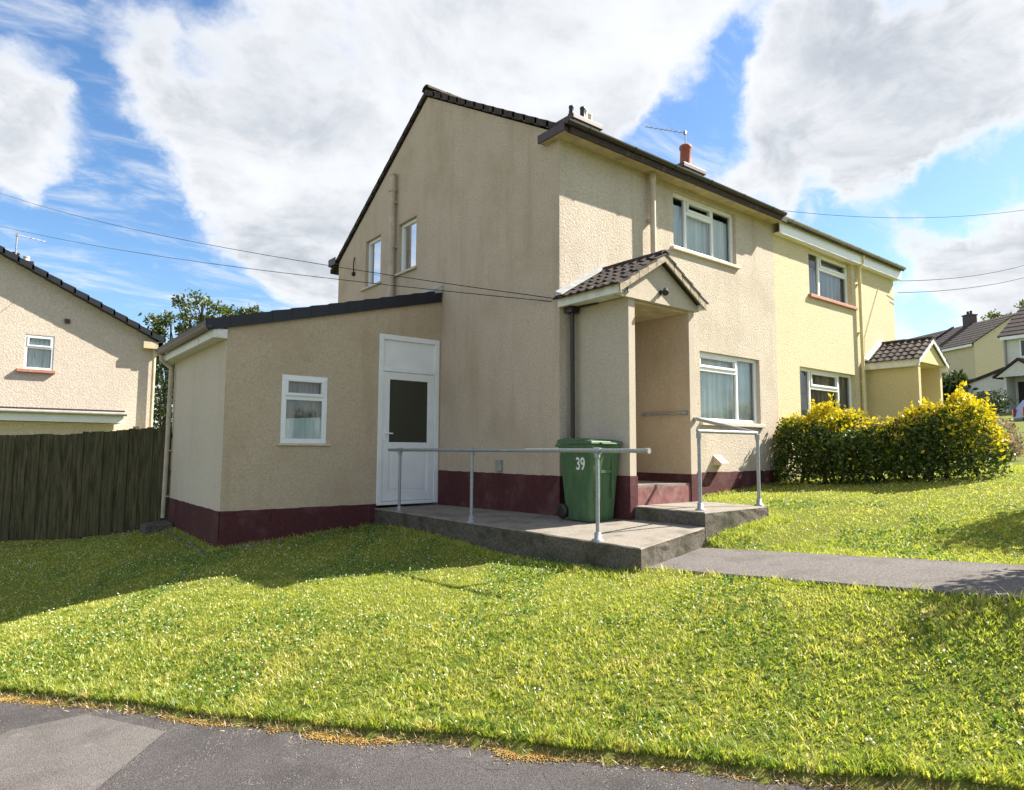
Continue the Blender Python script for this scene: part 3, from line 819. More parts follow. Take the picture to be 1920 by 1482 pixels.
# windows
z0, z1 = w_up[2], w_up[3]
window(FRONT, *w_up, .13, house, mull=[(2.95, z0+.06, z1-.06), (3.71, z0+.06, z1-.06)], trans=[(4.375, 2.98, 3.68)], opener=[(2.985, 3.675, 4.40, z1-.055)], curtain='net', ctop=.13,
       sill=('sill', .07, .06, .06, .05), folds=7)
z0, z1 = w_lo[2], w_lo[3]
window(FRONT, *w_lo, .13, house, mull=[(4.36, z0+.06, z1-.06)], trans=[(1.735, w_lo[0]+.06, 4.33)], opener=[(w_lo[0]+.055, 4.335, 1.765, z1-.055)], curtain='net', ctop=.02,
       sill=('sill', .02, .07, .07, .05), folds=6)
window(GABLE, 3.969, 4.656, 3.771, 4.754, .13, house, curtain='darknet', ctop=.02, sill=('sill', .05, .16, .05, .05), folds=5)
window(GABLE, 5.41, 6.10, 3.767, 4.772, .13, house, curtain='net', ctop=.05, sill=('sill', .05, .16, .05, .05), folds=4)
g = G(FRONT); g.box(.50, 1.36, .10, .13, -.09, 1.98); fd = g.build('front_door', 'white', house)
g = G(FRONT); g.box(.72, 1.14, .085, .099, .95, 1.75); g.build('pane', 'obscure', fd)
g = G(FRONT); g.tube([(1.27, .08, .9), (1.17, .05, .9)], .012, 8); g.build('handle', 'alu', fd)
# soil pipe on the gable, rain pipes
g = G(); g.tube([(-.085, 4.78, 2.7), (-.085, 4.78, 5.72)], .062, 14); g.tube([(-.085, 4.78, 5.44), (-.085, 4.78, 5.50)], .078, 14); g.tube([(-.085, 4.78, 5.50), (-.085, 4.78, 5.78)], .058, 12)
g.tube([(-.085, 4.78, 5.78), (-.085, 4.78, 5.81)], .07, 12)
for z in (3.3, 4.3, 5.2): g.box(-.10, -.001, 4.70, 4.86, z, z+.03)
g.build('soil_pipe', 'bpipe', house)
g = G(); g.tube([(1.90, -.10, 4.74), (1.90, -.10, 2.2)], .046, 12)
g.tube([(1.90, -.10, 4.58), (1.90, -.10, 4.70)], .058, 12)
for z in (3.95, 3.2): g.box(1.85, 1.95, -.105, -.001, z, z+.03)
g.build('rain_pipe', 'bpipe', house)
g = G(); g.tube([(.15, -.10, 2.27), (.15, -.10, -.50)], .030, 10); g.box(.07, .22, -.17, -.03, 2.24, 2.34)
g.tube([(.16, -.10, 2.31), (.23, -.52, 2.33)], .022, 8)
g.build('porch_rain_pipe', 'gutter', house)
# small fittings: boiler flue cowl, meter socket, cable clip
g = G(); g.prism([(3.50, -.002, .28), (3.50, -.16, .15), (3.50, -.16, .11), (3.50, -.002, .11)], (.22, 0, 0)); g.build('vent_cowl', 'bpipe', house)
g = G(); g.box(-.05, -.001, 1.26, 1.40, .03, .20); g.build('meter_socket', 'ggutter', house, .006)
g = G(); g.tube([(-.02, 6.62, 4.55), (-.05, 6.60, 4.35), (-.03, 6.62, 4.20)], .012, 6); g.box(-.05, -.001, 6.60, 6.68, 4.15, 4.22); g.build('cable_clip', 'cable', house)
# chimney
def chimney(house, x0, x1, y0, y1, z0, ztop, pots, capm='mortar'):
    g = G(); g.box(x0+.08, x1-.08, y0+.06, y1-.06, z0, ztop-.11); c = g.build('chimney', 'beige', house)
    g = G(); g.box(x0, x1, y0, y1, ztop-.11, ztop); g.build('chimney_cap', 'brown', c, .01)
    for (x, y, r, h, m) in pots:
        g = G(); g.lathe((x, y, ztop), [(r*1.05, 0), (r*1.08, .06), (r*.96, .12), (r*.82, h*.8), (r*.98, h*.86), (r*.98, h*.95), (r*.85, h), (r*.7, h)], 16); g.build('chimney_pot', m, c)
    return c
chimney(house, 3.47, 4.40, 3.33, 3.95, 6.6, 7.68, [(3.62, 3.55, .06, .28, 'black'), (3.78, 3.72, .08, .22, 'pot'), (3.92, 3.5, .065, .33, 'black'), (4.06, 3.6, .09, .36, 'paleclay'), (4.25, 3.62, .075, .32, 'paleclay')])
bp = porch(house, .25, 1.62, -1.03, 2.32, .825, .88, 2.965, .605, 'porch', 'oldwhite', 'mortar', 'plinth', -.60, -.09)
g = G(); g.box(.17, .21, -1.10, -1.045, 2.36, 2.44); g.tube([(.15, -.9, 2.36), (.15, -1.09, 2.36)], .02, 6); g.build('gutter_bracket', 'ggutter', bp)

# --- the far, yellow half
yh = empty('house', (LH, 0, -.3), 'yellow roughcast half of the pair with white fascia and a tiled porch behind the hedge', 'house')
XE = 11.08
yu = (6.95, 8.86, 3.575, 4.56); yl = (6.45, 8.86, .95, 2.04)
yd = (9.62, 10.46, .05, 2.05)
wall('front_wall', FRONT, LH+.001, XE, -.9, 4.80, [yu, yl, yd], .16, 'yellow', yh)
g = G(); g.box(XE-.2, XE, .162, 7.28, -.9, 4.7); g.prism([(XE-.2, .0, 4.7), (XE-.2, 7.28, 4.7), (XE-.2, RY, RZ-.14)], (.2, 0, 0)); g.build('end_wall', 'yellow', yh)
course_roof('roof', LH+.004, XE+.10, (RY, RZ), (-.22, RZ-.582*3.85), .11, 15, 'tile', yh)
course_roof('roof', LH+.004, XE+.10, (RY, RZ), (7.86, RZ-.60*4.23), .11, 16, 'tile', yh)
ridge_row(yh, LH+.01, XE+.1, RY, RZ, 13)
g = G(); g.box(LH+.004, XE+.10, -.150, -.128, 4.54, 4.80); g.box(LH+.004, XE+.10, -.127, -.002, 4.545, 4.565); g.box(XE+.101, XE+.12, -.15, .1, 4.54, 4.80)
g.build('fascia', 'white', yh)
gutter(LH-.10, XE+.14, -.205, 4.835, .058, 'ggutter', yh)
z0, z1 = yu[2], yu[3]
window(FRONT, *yu, .16, yh, mull=[(7.56, z0+.06, z1-.06)], trans=[(4.235, 7.59, 8.80)], opener=[(7.60, 8.80, 4.265, z1-.055)], curtain='darknet', ctop=.30, sill=('redsill', .05, .14, .07, .06), folds=5)
z0, z1 = yl[2], yl[3]
window(FRONT, *yl, .16, yh, mull=[(7.02, z0+.06, z1-.06), (8.26, z0+.06, z1-.06)], trans=[(1.655, 7.05, 8.23)], opener=[(7.06, 8.22, 1.685, z1-.055)], curtain='brownnet', ctop=.03, sill=('redsill', .05, .1, .07, .06), folds=5)
g = G(FRONT); g.box(yd[0], yd[1], .12, .16, yd[2], yd[3]); g.build('front_door', 'white', yh)
g = G(); g.tube([(9.10, -.17, 4.78), (9.10, -.16, 4.62), (9.10, -.07, 4.45), (9.10, -.065, 4.3), (9.10, -.065, .1)], .036, 10)
for z in (4.1, 3.0, 1.9): g.box(9.06, 9.14, -.07, -.001, z, z+.025)
g.build('rain_pipe', 'ypipe', yh)
c2 = chimney(yh, 7.30, 8.24, 3.3, 3.95, 6.8, 7.66, [(7.78, 3.6, .165, .66, 'pot')])
porch(yh, 9.42, 10.75, -1.06, 2.30, 10.08, .82, 2.86, .62, 'yporch', 'oldwhite', 'white', None, -.4, .02, vo=.10, fh_=.17)

# --- lean-to extension against the gable
annex = empty('lean_to_extension', (-1.8, 3.06, -.9), 'tan rendered lean-to extension with blue-black tiles and a white glazed side door', 'extension')
AY, AX = 3.06, -3.53
ANF = frame((0, AY, 0), (1, 0, 0), (0, 1, 0)); ANL = frame((AX, 0, 0), (0, 1, 0), (1, 0, 0))
aw = (-2.735, -2.035, .43, 1.45); ad = (-1.172, -.024, -.545, 2.242)
def az(x): return 2.93+.248*x
wall('front_wall', ANF, AX+.002, -.002, -.52, 3.1, [aw, ad], .10, 'annex', annex, cuts=[(0, az(0), -.248, 1)])
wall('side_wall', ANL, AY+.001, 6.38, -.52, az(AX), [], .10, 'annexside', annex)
g = G(); g.box(AX+.1, -.01, 6.30, 6.38, -1.2, az(AX)); g.build('back_wall', 'annex', annex)
g = G(); skirting(g, (AX-.015, AY), (-1.175, AY), (0, -1), -1.25, -.515); g.box(AX+.01, -1.18, AY+.002, AY+.1, -1.25, -.522); g.build('plinth', 'plinth', annex)
g = G(); skirting(g, (AX, 6.38), (AX, AY-.016), (-1, 0), -1.25, -.515); g.box(AX+.002, AX+.1, AY+.102, 6.38, -1.25, -.522); g.build('plinth', 'plinth', annex)
def rz_(x): return 3.115+.262*x
n = 13; xs = [0 - 3.80*i/n for i in range(n+1)]
g = G()
for i in range(n):
    a, b = xs[i], xs[i+1]-.02
    g.prism([(a, AY-.022, rz_(a)-.07), (b, AY-.022, rz_(b)-.05), (b, AY-.022, rz_(b)+.015), (a, AY-.022, rz_(a))], (0, 6.45-AY+.022, 0))
g.build('roof', 'navy', annex)
for i in range(n):                                        # dry-verge units stepping down the front edge
    a, b = xs[i], xs[i+1]-.005
    g = G(); da, db = .185-.045*i/n, .185-.045*(i+1)/n
    if a > -.02: a = -.02
    g.prism([(a, AY-.052, rz_(a)-da), (b, AY-.052, rz_(b)-db), (b, AY-.052, rz_(b)+.024), (a, AY-.052, rz_(a)+.008)], (0, .028, 0))
    g.add([(a, AY-.052, rz_(a)+.009), (b, AY-.052, rz_(b)+.025), (b, AY+.09, rz_(b)+.028), (a, AY+.09, rz_(a)+.012)], [(0, 1, 2, 3)])
    g.build('verge_tile', 'navy', annex)
g = G(); g.hexa([(-.16, AY-.06, rz_(-.16)-.02), (-.004, AY-.06, rz_(0)-.02), (-.004, 6.4, rz_(0)-.02), (-.16, 6.4, rz_(-.16)-.02), (-.17, AY-.06, rz_(-.16)+.05), (-.003, AY-.06, rz_(0)+.12), (-.003, 6.4, rz_(0)+.12), (-.17, 6.4, rz_(-.16)+.05)])
g.build('flashing', 'lead', annex)
g = G(); g.box(-3.72, -3.694, AY-.035, 6.42, 1.89, 2.02); g.box(-3.693, AX-.003, AY-.035, AY-.012, 1.89, 2.02); g.box(-3.693, AX-.003, AY-.011, 6.42, 1.893, 1.91)
g.build('fascia', 'oldwhite', annex)
def gutter_y(y0, y1, x, z, r, mat, parent):
    g = G(); n = 10
    out = [(x+math.cos(t)*r, z+math.sin(t)*r) for t in [PI+PI*k/n for k in range(n+1)]]
    inn = [(x+math.cos(t)*(r-.008), z+math.sin(t)*(r-.008)) for t in [PI+PI*k/n for k in range(n+1)]][::-1]
    g.prism([(a, y0, b) for a, b in out+inn], (0, y1-y0, 0)); g.prism([(a, y0, b) for a, b in out], (0, .006, 0)); g.prism([(a, y1-.006, b) for a, b in out], (0, .006, 0))
    return g.build('gutter', mat, parent)
gutter_y(AY-.06, 6.45, -3.775, 2.055, .055, 'gutter', annex)
g = G(); g.tube([(-3.77, 6.30, 2.0), (-3.77, 6.30, 1.92), (-3.60, 6.30, 1.78), (-3.60, 6.30, 1.68), (-3.62, 6.30, -.86)], .038, 10)
for z in (1.2, .3, -.5): g.box(-3.62, AX-.001, 6.26, 6.34, z, z+.025)
g.build('rain_pipe', 'bpipe', annex)
z0, z1 = aw[2], aw[3]
window(ANF, *aw, .062, annex, trans=[(1.115, aw[0]+.06, aw[1]-.06)], opener=[(aw[0]+.05, aw[1]-.05, 1.14, z1-.05)], curtain='brownnet', ctop=.02, sill=('sill', .05, .07, .03, .035), folds=5, fr=.075, half=.36)
# the door
g = G(ANF); u0, u1, z0, z1 = ad
g.box(u0, u0+.085, -.012, .06, z0, z1); g.box(u1-.085, u1, -.012, .06, z0, z1); g.box(u0+.085, u1-.085, -.012, .06, z1-.085, z1); g.box(u0+.085, u1-.085, -.008, .06, 1.63, 1.70); g.box(u0+.085, u1-.085, -.014, .06, z0, z0+.055)
dr = g.build('door', 'white', annex, .006)
g = G(ANF); g.box(u0+.086, u1-.086, .022, .05, 1.701, z1-.086); g.build('top_panel', 'white', dr)
g = G(ANF); a, b = u0+.088, u1-.088; t = .125
g.box(a, a+t, .004, .055, z0+.06, 1.627); g.box(b-t, b, .004, .055, z0+.06, 1.627); g.box(a+t, b-t, .004, .055, 1.50, 1.627); g.box(a+t, b-t, .004, .055, .33, .47); g.box(a+t, b-t, .004, .055, z0+.06, z0+.20)
g.build('leaf', 'white', dr, .008)
g = G(ANF); g.box(a+t, b-t, .026, .040, .472, 1.498); g.build('pane', 'obscure', dr)
g = G(ANF); g.box(a+t, b-t, .024, .045, z0+.202, .328); g.box(a+t+.05, b-t-.05, .016, .024, z0+.25, .28); g.build('lower_panel', 'white', dr, .004)
g = G(ANF); g.box(a+.03, a+.065, -.008, .004, .50, .70); g.tube([(a+.048, -.03, .615), (a+.048, -.038, .615), (a+.17, -.038, .61)], .011, 8); g.tube([(a+.048, .004, .615), (a+.048, -.038, .615)], .011, 8); g.build('handle', 'white', dr)

# ------------------------------------------------------------------ things by the house
# wheelie bin: front faces the street (-y), wheels and handle at the back
BX, BY, BZ, BS = -.03, -.58, -.528, .965
wb = empty('wheelie_bin', (BX, BY, BZ), 'green wheelie bin with a white 39 beside the beige porch', 'bin')
wb.rotation_euler = (0, 0, 0)
BF = Matrix.Translation((BX, BY, BZ)) @ Matrix.Rotation(math.radians(-4), 4, 'Z') @ Matrix.Diagonal((BS*.93, BS*.97, BS, 1))
g = G(BF)
def ring(hx, y0, y1, z, r=.05, n=4):
    out = []
    for cx_, cy_, a0 in ((hx-r, y1-r, 0), (-hx+r, y1-r, PI/2), (-hx+r, y0+r, PI), (hx-r, y0+r, 1.5*PI)):
        for k in range(n+1):
            t = a0+PI/2*k/n; out.append((cx_+r*math.cos(t), cy_+r*math.sin(t), z))
    return out
rings = [ring(.215, -.27, .23, .0), ring(.225, -.285, .25, .05), ring(.262, -.335, .31, .70), ring(.272, -.348, .325, .90), ring(.29, -.362, .345, .905), ring(.29, -.362, .345, .985)]
n = len(rings[0]); vs = [p for r in rings for p in r]
fs = [(i*n+k, i*n+(k+1) % n, (i+1)*n+(k+1) % n, (i+1)*n+k) for i in range(len(rings)-1) for k in range(n)] + [tuple(range(n))[::-1]]
g.add(vs, fs); body = g.build('body', 'bin', wb)
g = G(BF)                                                # moulded ribs and the recessed grip on the front
for x in (-.12, .12): g.box(x-.012, x+.012, -.350, -.30, .30, .84)
g.box(-.10, .10, -.352, -.31, .62, .66); g.build('rib', 'bin', body)
g = G(BF)
L0 = [(-.30, -.385, .99), (.30, -.385, .99), (.30, .355, .99), (-.30, .355, .99)]
L1 = [(-.29, -.375, 1.025), (.29, -.375, 1.025), (.28, .35, 1.045), (-.28, .35, 1.045)]
L2 = [(-.22, -.27, 1.05), (.22, -.27, 1.05), (.22, .27, 1.075), (-.22, .27, 1.075)]
g.hexa(L0+L1)
g.add(L1+L2, [(0, 1, 5, 4), (1, 2, 6, 5), (2, 3, 7, 6), (3, 0, 4, 7), (4, 5, 6, 7)])
g.hexa([(-.14, -.43, .985), (.14, -.43, .985), (.14, -.37, .985), (-.14, -.37, .985), (-.14, -.43, 1.0), (.14, -.43, 1.0), (.14, -.37, 1.02), (-.14, -.37, 1.02)])
g.build('lid', 'bin', wb, .008)
g = G(BF); g.tube([(-.27, .40, .97), (.27, .40, .97)], .016, 8)
for x in (-.25, 0, .25): g.box(x-.015, x+.015, .34, .41, .955, .985)
g.build('handle', 'bin', wb)
for s in (-1, 1):
    g = G(BF @ Matrix.Translation((s*.255, .265, .10)) @ Matrix.Rotation(PI/2, 4, 'Y'))
    g.lathe((0, 0, -.025), [(.04, 0), (.085, .0), (.10, .008), (.10, .042), (.085, .05), (.03, .05)], 20); g.build('wheel', 'black', wb)
g = G(BF); g.tube([(-.25, .265, .10), (.25, .265, .10)], .012, 8); g.build('axle', 'black', wb)
# the painted house number on its side (facing -x)
tcv = bpy.data.curves.new('number', 'FONT'); tcv.body = '39'; tcv.size = .225; tcv.align_x = 'CENTER'; tcv.extrude = .001; tcv.offset = .004
tmp = bpy.data.objects.new('tmp_number', tcv); COL.objects.link(tmp)
dg = bpy.context.evaluated_depsgraph_get()
nm = bpy.data.meshes.new_from_object(tmp.evaluated_get(dg)); bpy.data.objects.remove(tmp)
mn = m_plain('white_number_paint', (.72, .74, .70), .7, .10, 30)
nm.materials.clear(); nm.materials.append(mn)
lean = math.atan2(.037, .65)
TX = BF @ Matrix.Translation((-.2645, -.13, .66)) @ Matrix.Rotation(-lean, 4, 'Y') @ Matrix.Rotation(-PI/2, 4, 'Z') @ Matrix.Rotation(PI/2, 4, 'X') @ Matrix.Diagonal((.85, 1.0, 1, 1))
nm.transform(Matrix.Translation(-Vector((BX, BY, BZ))) @ TX)
no = bpy.data.objects.new('number', nm); link(no, body)

def post(g, x, y, z0, z1, r=.0215):
    g.tube([(x, y, z0), (x, y, z1)], r, 12)
# ramp handrail
hr = empty('handrail', (-1.0, 0, -.59), 'long galvanised handrail on three posts along the edge of the ramp', 'handrail', 'galvanised handrails by the entrance')
def rx_(y): return -1.0 - .028*(y+1.7)
for y in (2.40, .55, -1.68):
    x = rx_(y)
    g = G(); post(g, x, y, -.60, .32); p = g.build('post', 'galv', hr)
    g = G(); g.lathe((x, y, -.60), [(.062, 0), (.062, .018), (.036, .022), (.036, .085), (.026, .09)], 14); g.build('flange', 'galv', p)
    g = G(); g.tube([(x, y, .27), (x, y, .322)], .032, 12); g.tube([(x, y-.05, .345), (x, y+.05, .345)], .032, 12); g.build('tee_clamp', 'galv', p)
g = G(); g.tube([(rx_(2.75), 2.75, .345), (rx_(0), 0, .345), (rx_(-2.30), -2.30, .345), (rx_(-2.36), -2.36, .345)], .0215, 12); g.build('rail', 'galv', hr)
g = G(); g.tube([(rx_(-2.33), -2.33, .345), (rx_(-2.37), -2.37, .345)], .028, 12); g.build('end_cap', 'ggutter', hr)
# landing guard rail
lr = empty('handrail', (1.1, -1.87, -.345), 'short galvanised guard rail on two posts round the front step', 'handrail', 'galvanised handrails by the entrance')
for x, y in ((.505, -1.88), (1.69, -1.92)):
    g = G(); post(g, x, y, -.345, .55); p = g.build('post', 'galv', lr)
    g = G(); g.lathe((x, y, -.345), [(.058, 0), (.058, .016), (.034, .02), (.034, .08), (.025, .085)], 14); g.build('flange', 'galv', p)
    g = G(); g.tube([(x, y, .50), (x, y, .56)], .032, 12); g.build('tee_clamp', 'galv', p)
g = G(); g.tube([(.48, -1.88, .58), (1.66, -1.92, .58), (1.69, -1.91, .582), (1.69, -1.87, .59), (1.60, -1.06, .79)], .023, 12); g.build('rail', 'galv', lr)
g = G(); g.lathe((1.60, -1.05, .79), [(.04, -.02), (.04, .02)], 10); g.build('wall_flange', 'galv', lr)
# grab rail inside the porch
gr = empty('grab_rail', (1.45, -.6, .87), 'horizontal steel grab rail fixed inside the porch wall', 'grab rail')
xi = 1.50
g = G(); g.tube([(xi-.002, -.22, .875), (xi-.06, -.22, .875), (xi-.065, -.25, .875), (xi-.065, -.94, .875), (xi-.06, -.97, .875), (xi-.002, -.97, .875)], .017, 10); g.build('rail', 'galv', gr)
for y in (-.22, -.97):
    g = G(); g.tube([(xi-.012, y, .875), (xi-.001, y, .875)], .038, 12); g.build('rose', 'galv', gr)
# lamp on the porch gable
lm = empty('porch_lamp', (.83, -1.09, 2.43), 'small dark spot lamp on the porch gable panel', 'lamp')
g = G(); g.tube([(.84, -1.076, 2.45), (.84, -1.10, 2.45)], .035, 12); g.build('base', 'black', lm)
g = G(); g.tube([(.84, -1.10, 2.45), (.84, -1.15, 2.46)], .012, 8); g.tube([(.87, -1.13, 2.49), (.80, -1.19, 2.42)], [.028, .042], 12); g.build('head', 'black', lm)
# television aerial on the far chimney
def aerial(x, y, z, h, heading, L_, label, nel=7, base_r=.016):
    a = empty('tv_aerial', (x, y, z), label, 'aerial')
    g = G(); g.tube([(x, y, z), (x, y, z+h)], base_r, 8); g.build('mast', 'alu', a)
    dx, dy = math.sin(heading), math.cos(heading)
    g = G(); g.tube([(x-dx*.08, y-dy*.08, z+h-.05), (x+dx*L_, y+dy*L_, z+h-.05)], .012, 6); g.box(x-.03, x+.03, y-.03, y+.04, z+h-.09, z+h); g.build('boom', 'alu', a)
    for k in range(nel):
        t = L_*(.12+.86*k/(nel-1)); l = .07-.003*k
        g = G(); c = Vector((x+dx*t, y+dy*t, z+h-.05)); s = Vector((dy, -dx, 0))*l
        g.tube([c-s, c+s], .006, 5); g.build('element', 'alu', a)
    return a
aerial(7.78, 3.6, 8.30, .42, math.radians(292), 1.15, 'long thin television aerial above the red chimney pot', 8)
# gully block under the extension's rain pipe
g = G(); g.hexa([(-4.0, 5.72, -1.25), (-3.55, 5.72, -1.25), (-3.55, 6.25, -1.25), (-4.0, 6.25, -1.25), (-3.98, 5.75, -.93), (-3.56, 5.75, -.90), (-3.56, 6.22, -.89), (-3.98, 6.22, -.92)])
o = top(g.build('gully_block', 'rampside', None, .02), (-3.78, 6, -1.2)); tag(o, 'dark concrete gully block under the rain pipe of the extension', 'block')
# stony rubble along the foot of the extension
g = G()
for k in range(70):
    if random.random() < .6: x, y = random.uniform(-3.75, -3.58), random.uniform(3.0, 5.6)
    else: x, y = random.uniform(-3.5, -1.3), random.uniform(2.93, 3.02)
    r = random.uniform(.018, .05); z = gz(x, y)
    vs = [(x+random.uniform(.6, 1)*r*math.cos(t)*s_, y+random.uniform(.6, 1)*r*math.sin(t)*s_, z+hh*r) for hh, s_ in ((-.3, 1), (.55, .8)) for t in (0, 1.26, 2.5, 3.8, 5)]
    g.add(vs, [(0, 1, 6, 5), (1, 2, 7, 6), (2, 3, 8, 7), (3, 4, 9, 8), (4, 0, 5, 9), (5, 6, 7, 8, 9)])
o = g.build('rubble', 'cobble'); tag(o, kind='stuff')

# ------------------------------------------------------------------ fence
fe = empty('fence', (-4.75, 7.0, -1.2), 'dark stained close-boarded timber fence joining the extension', 'fence')
def board_mesh(w_, h_):
    g = G(); g.add([(0, 0, 0), (w_, 0, 0), (w_, .018, 0), (0, .018, 0), (0, 0, h_), (w_, 0, h_+.004), (w_, .018, h_+.004), (0, .018, h_)], [(0,3,2,1),(4,5,6,7),(0,1,5,4),(1,2,6,5),(2,3,7,6),(3,0,4,7)])
    return g.mesh('board', 'wood', Vector((0, 0, 0)))
BM = [board_mesh(.106, 1.80), board_mesh(.104, 1.79), board_mesh(.108, 1.81)]
def fence_run(a, b, za, zb, nb, flip=1):
    a, b = Vector((*a, 0)), Vector((*b, 0)); d = (b-a).normalized(); L_ = (b-a).length; nrm = Vector((-d.y, d.x, 0))
    off = fe.location
    for i in range(nb):
        o = bpy.data.objects.new('board', random.choice(BM))
        p = a + d*(L_*i/nb); z = za+(zb-za)*i/nb
        o.location = Vector((p.x, p.y, z)) + nrm*(.016*(i % 2)+random.uniform(-.004, .004)) - off + Vector((0, 0, random.uniform(-.008, .008)))
        o.rotation_euler = (random.uniform(-.006, .006), random.uniform(-.003, .003), math.atan2(d.y, d.x)+random.uniform(-.03, .03))
        o.scale = (L_/nb/.101, 1, 1)
        link(o, fe)
    for h in (.25, .95, 1.6):
        g = G(); s = -nrm if nrm.y < 0 else nrm
        g.hexa([a+s*.04+Vector((0,0,za+h)), b+s*.04+Vector((0,0,zb+h)), b+s*.09+Vector((0,0,zb+h)), a+s*.09+Vector((0,0,za+h)), a+s*.04+Vector((0,0,za+h+.08)), b+s*.04+Vector((0,0,zb+h+.08)), b+s*.09+Vector((0,0,zb+h+.08)), a+s*.09+Vector((0,0,za+h+.08))])
        g.build('rail', 'wood', fe)
fence_run((-4.78, 7.03), (-3.56, 6.28), -1.18, -1.06, 14)
fence_run((-8.2, 9.35), (-4.80, 7.05), -1.30, -1.20, 40)
for x, y, z in ((-4.75, 7.13, -1.2), (-6.3, 8.18, -1.25)):
    g = G(); g.box(x-.045, x+.045, y-.02, y+.07, z-.1, z+1.84); g.build('post', 'wood', fe)

# ------------------------------------------------------------------ neighbouring house down the street
NY = 15.8
nh = empty('house', (-6, NY, -1.6), 'cream house beyond the fence with dark-edged gable and lean-to', 'house')
NF = frame((0, NY, 0), (1, 0, 0), (0, 1, 0))
nw_ = (-5.47, -4.80, 2.52, 3.49)
def nz(x): return 3.70 + .508*(-2.23-x)
AXN = -6.75
wall('gable_wall', NF, -11.3, -2.23, -2.5, 7, [nw_], .10, 'neigh', nh, cuts=[(-2.23, nz(-2.23)-.06, .508, 1), (AXN, nz(AXN)-.06, -.508, 1)])
g = G(); g.box(-2.43, -2.23, NY+.11, NY+9, -2.5, 3.6); g.build('side_wall', 'neigh', nh)
for s in (-1, 1):
    g = G(); nn = 14
    ex = AXN - s*0
    for i in range(nn):
        a, b = i/nn, (i+1)/nn+.01
        xa, xb = AXN+s*4.62*a, AXN+s*4.62*b
        za, zb = nz(AXN)-.508*4.62*a+.05, nz(AXN)-.508*4.62*b+.05
        g.prism([(xa, NY-.30, za-.14), (xb, NY-.30, zb-.12), (xb, NY-.30, zb+.05), (xa, NY-.30, za+.01)], (0, 9.4, 0))
    g.build('roof', 'navy', nh)
g = G(); g.box(-2.62, -2.10, NY-.26, NY-.005, 3.36, 3.56); g.box(-2.229, -2.06, NY-.26, NY+9, 3.30, 3.58); g.build('fascia', 'soffit', nh)
window(NF, *nw_, .08, nh, trans=[(3.14, nw_[0]+.06, nw_[1]-.06)], opener=[(nw_[0]+.05, nw_[1]-.05, 3.16, nw_[3]-.05)], curtain='net', ctop=.02, sill=('redsill', .15, .06, .09, .10), folds=5)
g = G(); g.box(-4.60, -4.47, NY-.06, NY-.001, 3.90, 4.02); g.build('air_vent', 'brown', nh)
g = G(); g.tube([(-2.30, NY-.10, 3.36), (-2.30, NY-.10, -1.5)], .05, 10); g.build('rain_pipe', 'soffit', nh)
g = G(); g.box(-11.3, -3.45, NY-1.6, NY-.002, -2.2, 1.02); lt = g.build('lean_to', 'neigh', nh)
g = G(); g.hexa([(-11.4, NY-1.95, 1.30), (-3.25, NY-1.95, 1.30), (-3.25, NY-.003, 1.34), (-11.4, NY-.003, 1.34), (-11.4, NY-1.95, 1.37), (-3.25, NY-1.95, 1.37), (-3.25, NY-.003, 1.42), (-11.4, NY-.003, 1.42)]); g.build('roof', 'tile', lt)
g = G(); g.box(-11.4, -3.30, NY-1.90, NY-1.87, 1.03, 1.29); g.box(-11.4, -3.30, NY-1.869, NY-1.6, 1.035, 1.06); g.box(-3.299, -3.27, NY-1.90, NY-.01, 1.03, 1.35); g.build('fascia', 'white', lt)
g = G(); g.tube([(-11.4, NY-1.95, 1.27), (-3.2, NY-1.95, 1.27)], .055, 10); g.build('gutter', 'ggutter', lt)
g = G(); g.box(-2.88, -2.74, NY-1.0, NY-.86, -1, .98); g.build('gate_post', 'wood', nh)
chimney(nh, -6.30, -5.25, NY+4.6, NY+5.4, 4.5, 6.62, [(-6.05, NY+5, .10, .30, 'pot'), (-5.75, NY+5, .12, .30, 'black'), (-5.45, NY+5, .10, .22, 'paleclay')])
aerial(-5.78, NY+2.2, 4.9, 1.95, math.radians(70), .8, 'television aerial on a mast over the cream neighbouring house', 6, .022)

# ------------------------------------------------------------------ overhead wires
def ray(px, py, t):
    d = _f + (px-960)/FPX*_r2 - (py-741)/FPX*_u2
    return CAM + d*t
def wire(a, b, sag, label, r=.008, group=None):
    a, b = Vector(a), Vector(b); pts = []
    for i in range(25):
        t = i/24; p = a.lerp(b, t); p.z -= sag*4*t*(1-t); pts.append(p)
    g = G(); g.tube(pts, r, 5); o = top(g.build('overhead_wire', 'cable'), a); return tag(o, label, 'cable', group)
PE = Vector((.02, -.12, 2.40))
wire(PE, ray(-60, 340, 28), .42, 'upper of the two overhead wires running left from the porch corner', .006, 'overhead wires')
wire(PE+Vector((.06, -.02, -.04)), ray(-60, 408, 27), .30, 'lower of the two overhead wires running left from the porch corner', .006, 'overhead wires')
wire((XE, -.16, 4.50), ray(2000, 470, 22), .25, 'upper overhead wire leaving the yellow house eaves to the right', .007, 'overhead wires')
wire((XE, -.10, 4.22), ray(2000, 496, 22), .22, 'lower overhead wire leaving the yellow house eaves to the right', .007, 'overhead wires')
wire((9.5, 3.6, 7.2), ray(2000, 380, 24), .5, 'topmost thin overhead wire running right from behind the roof', .007, 'overhead wires')
# black wire tacked across the yellow wall
g = G(); g.tube([(10.2, -.01, 4.2), (9.8, -.015, 3.6), (9.35, -.015, 2.9), (9.3, -.015, 1.2)], .008, 5); g.build('wall_cable', 'ypipe', yh)

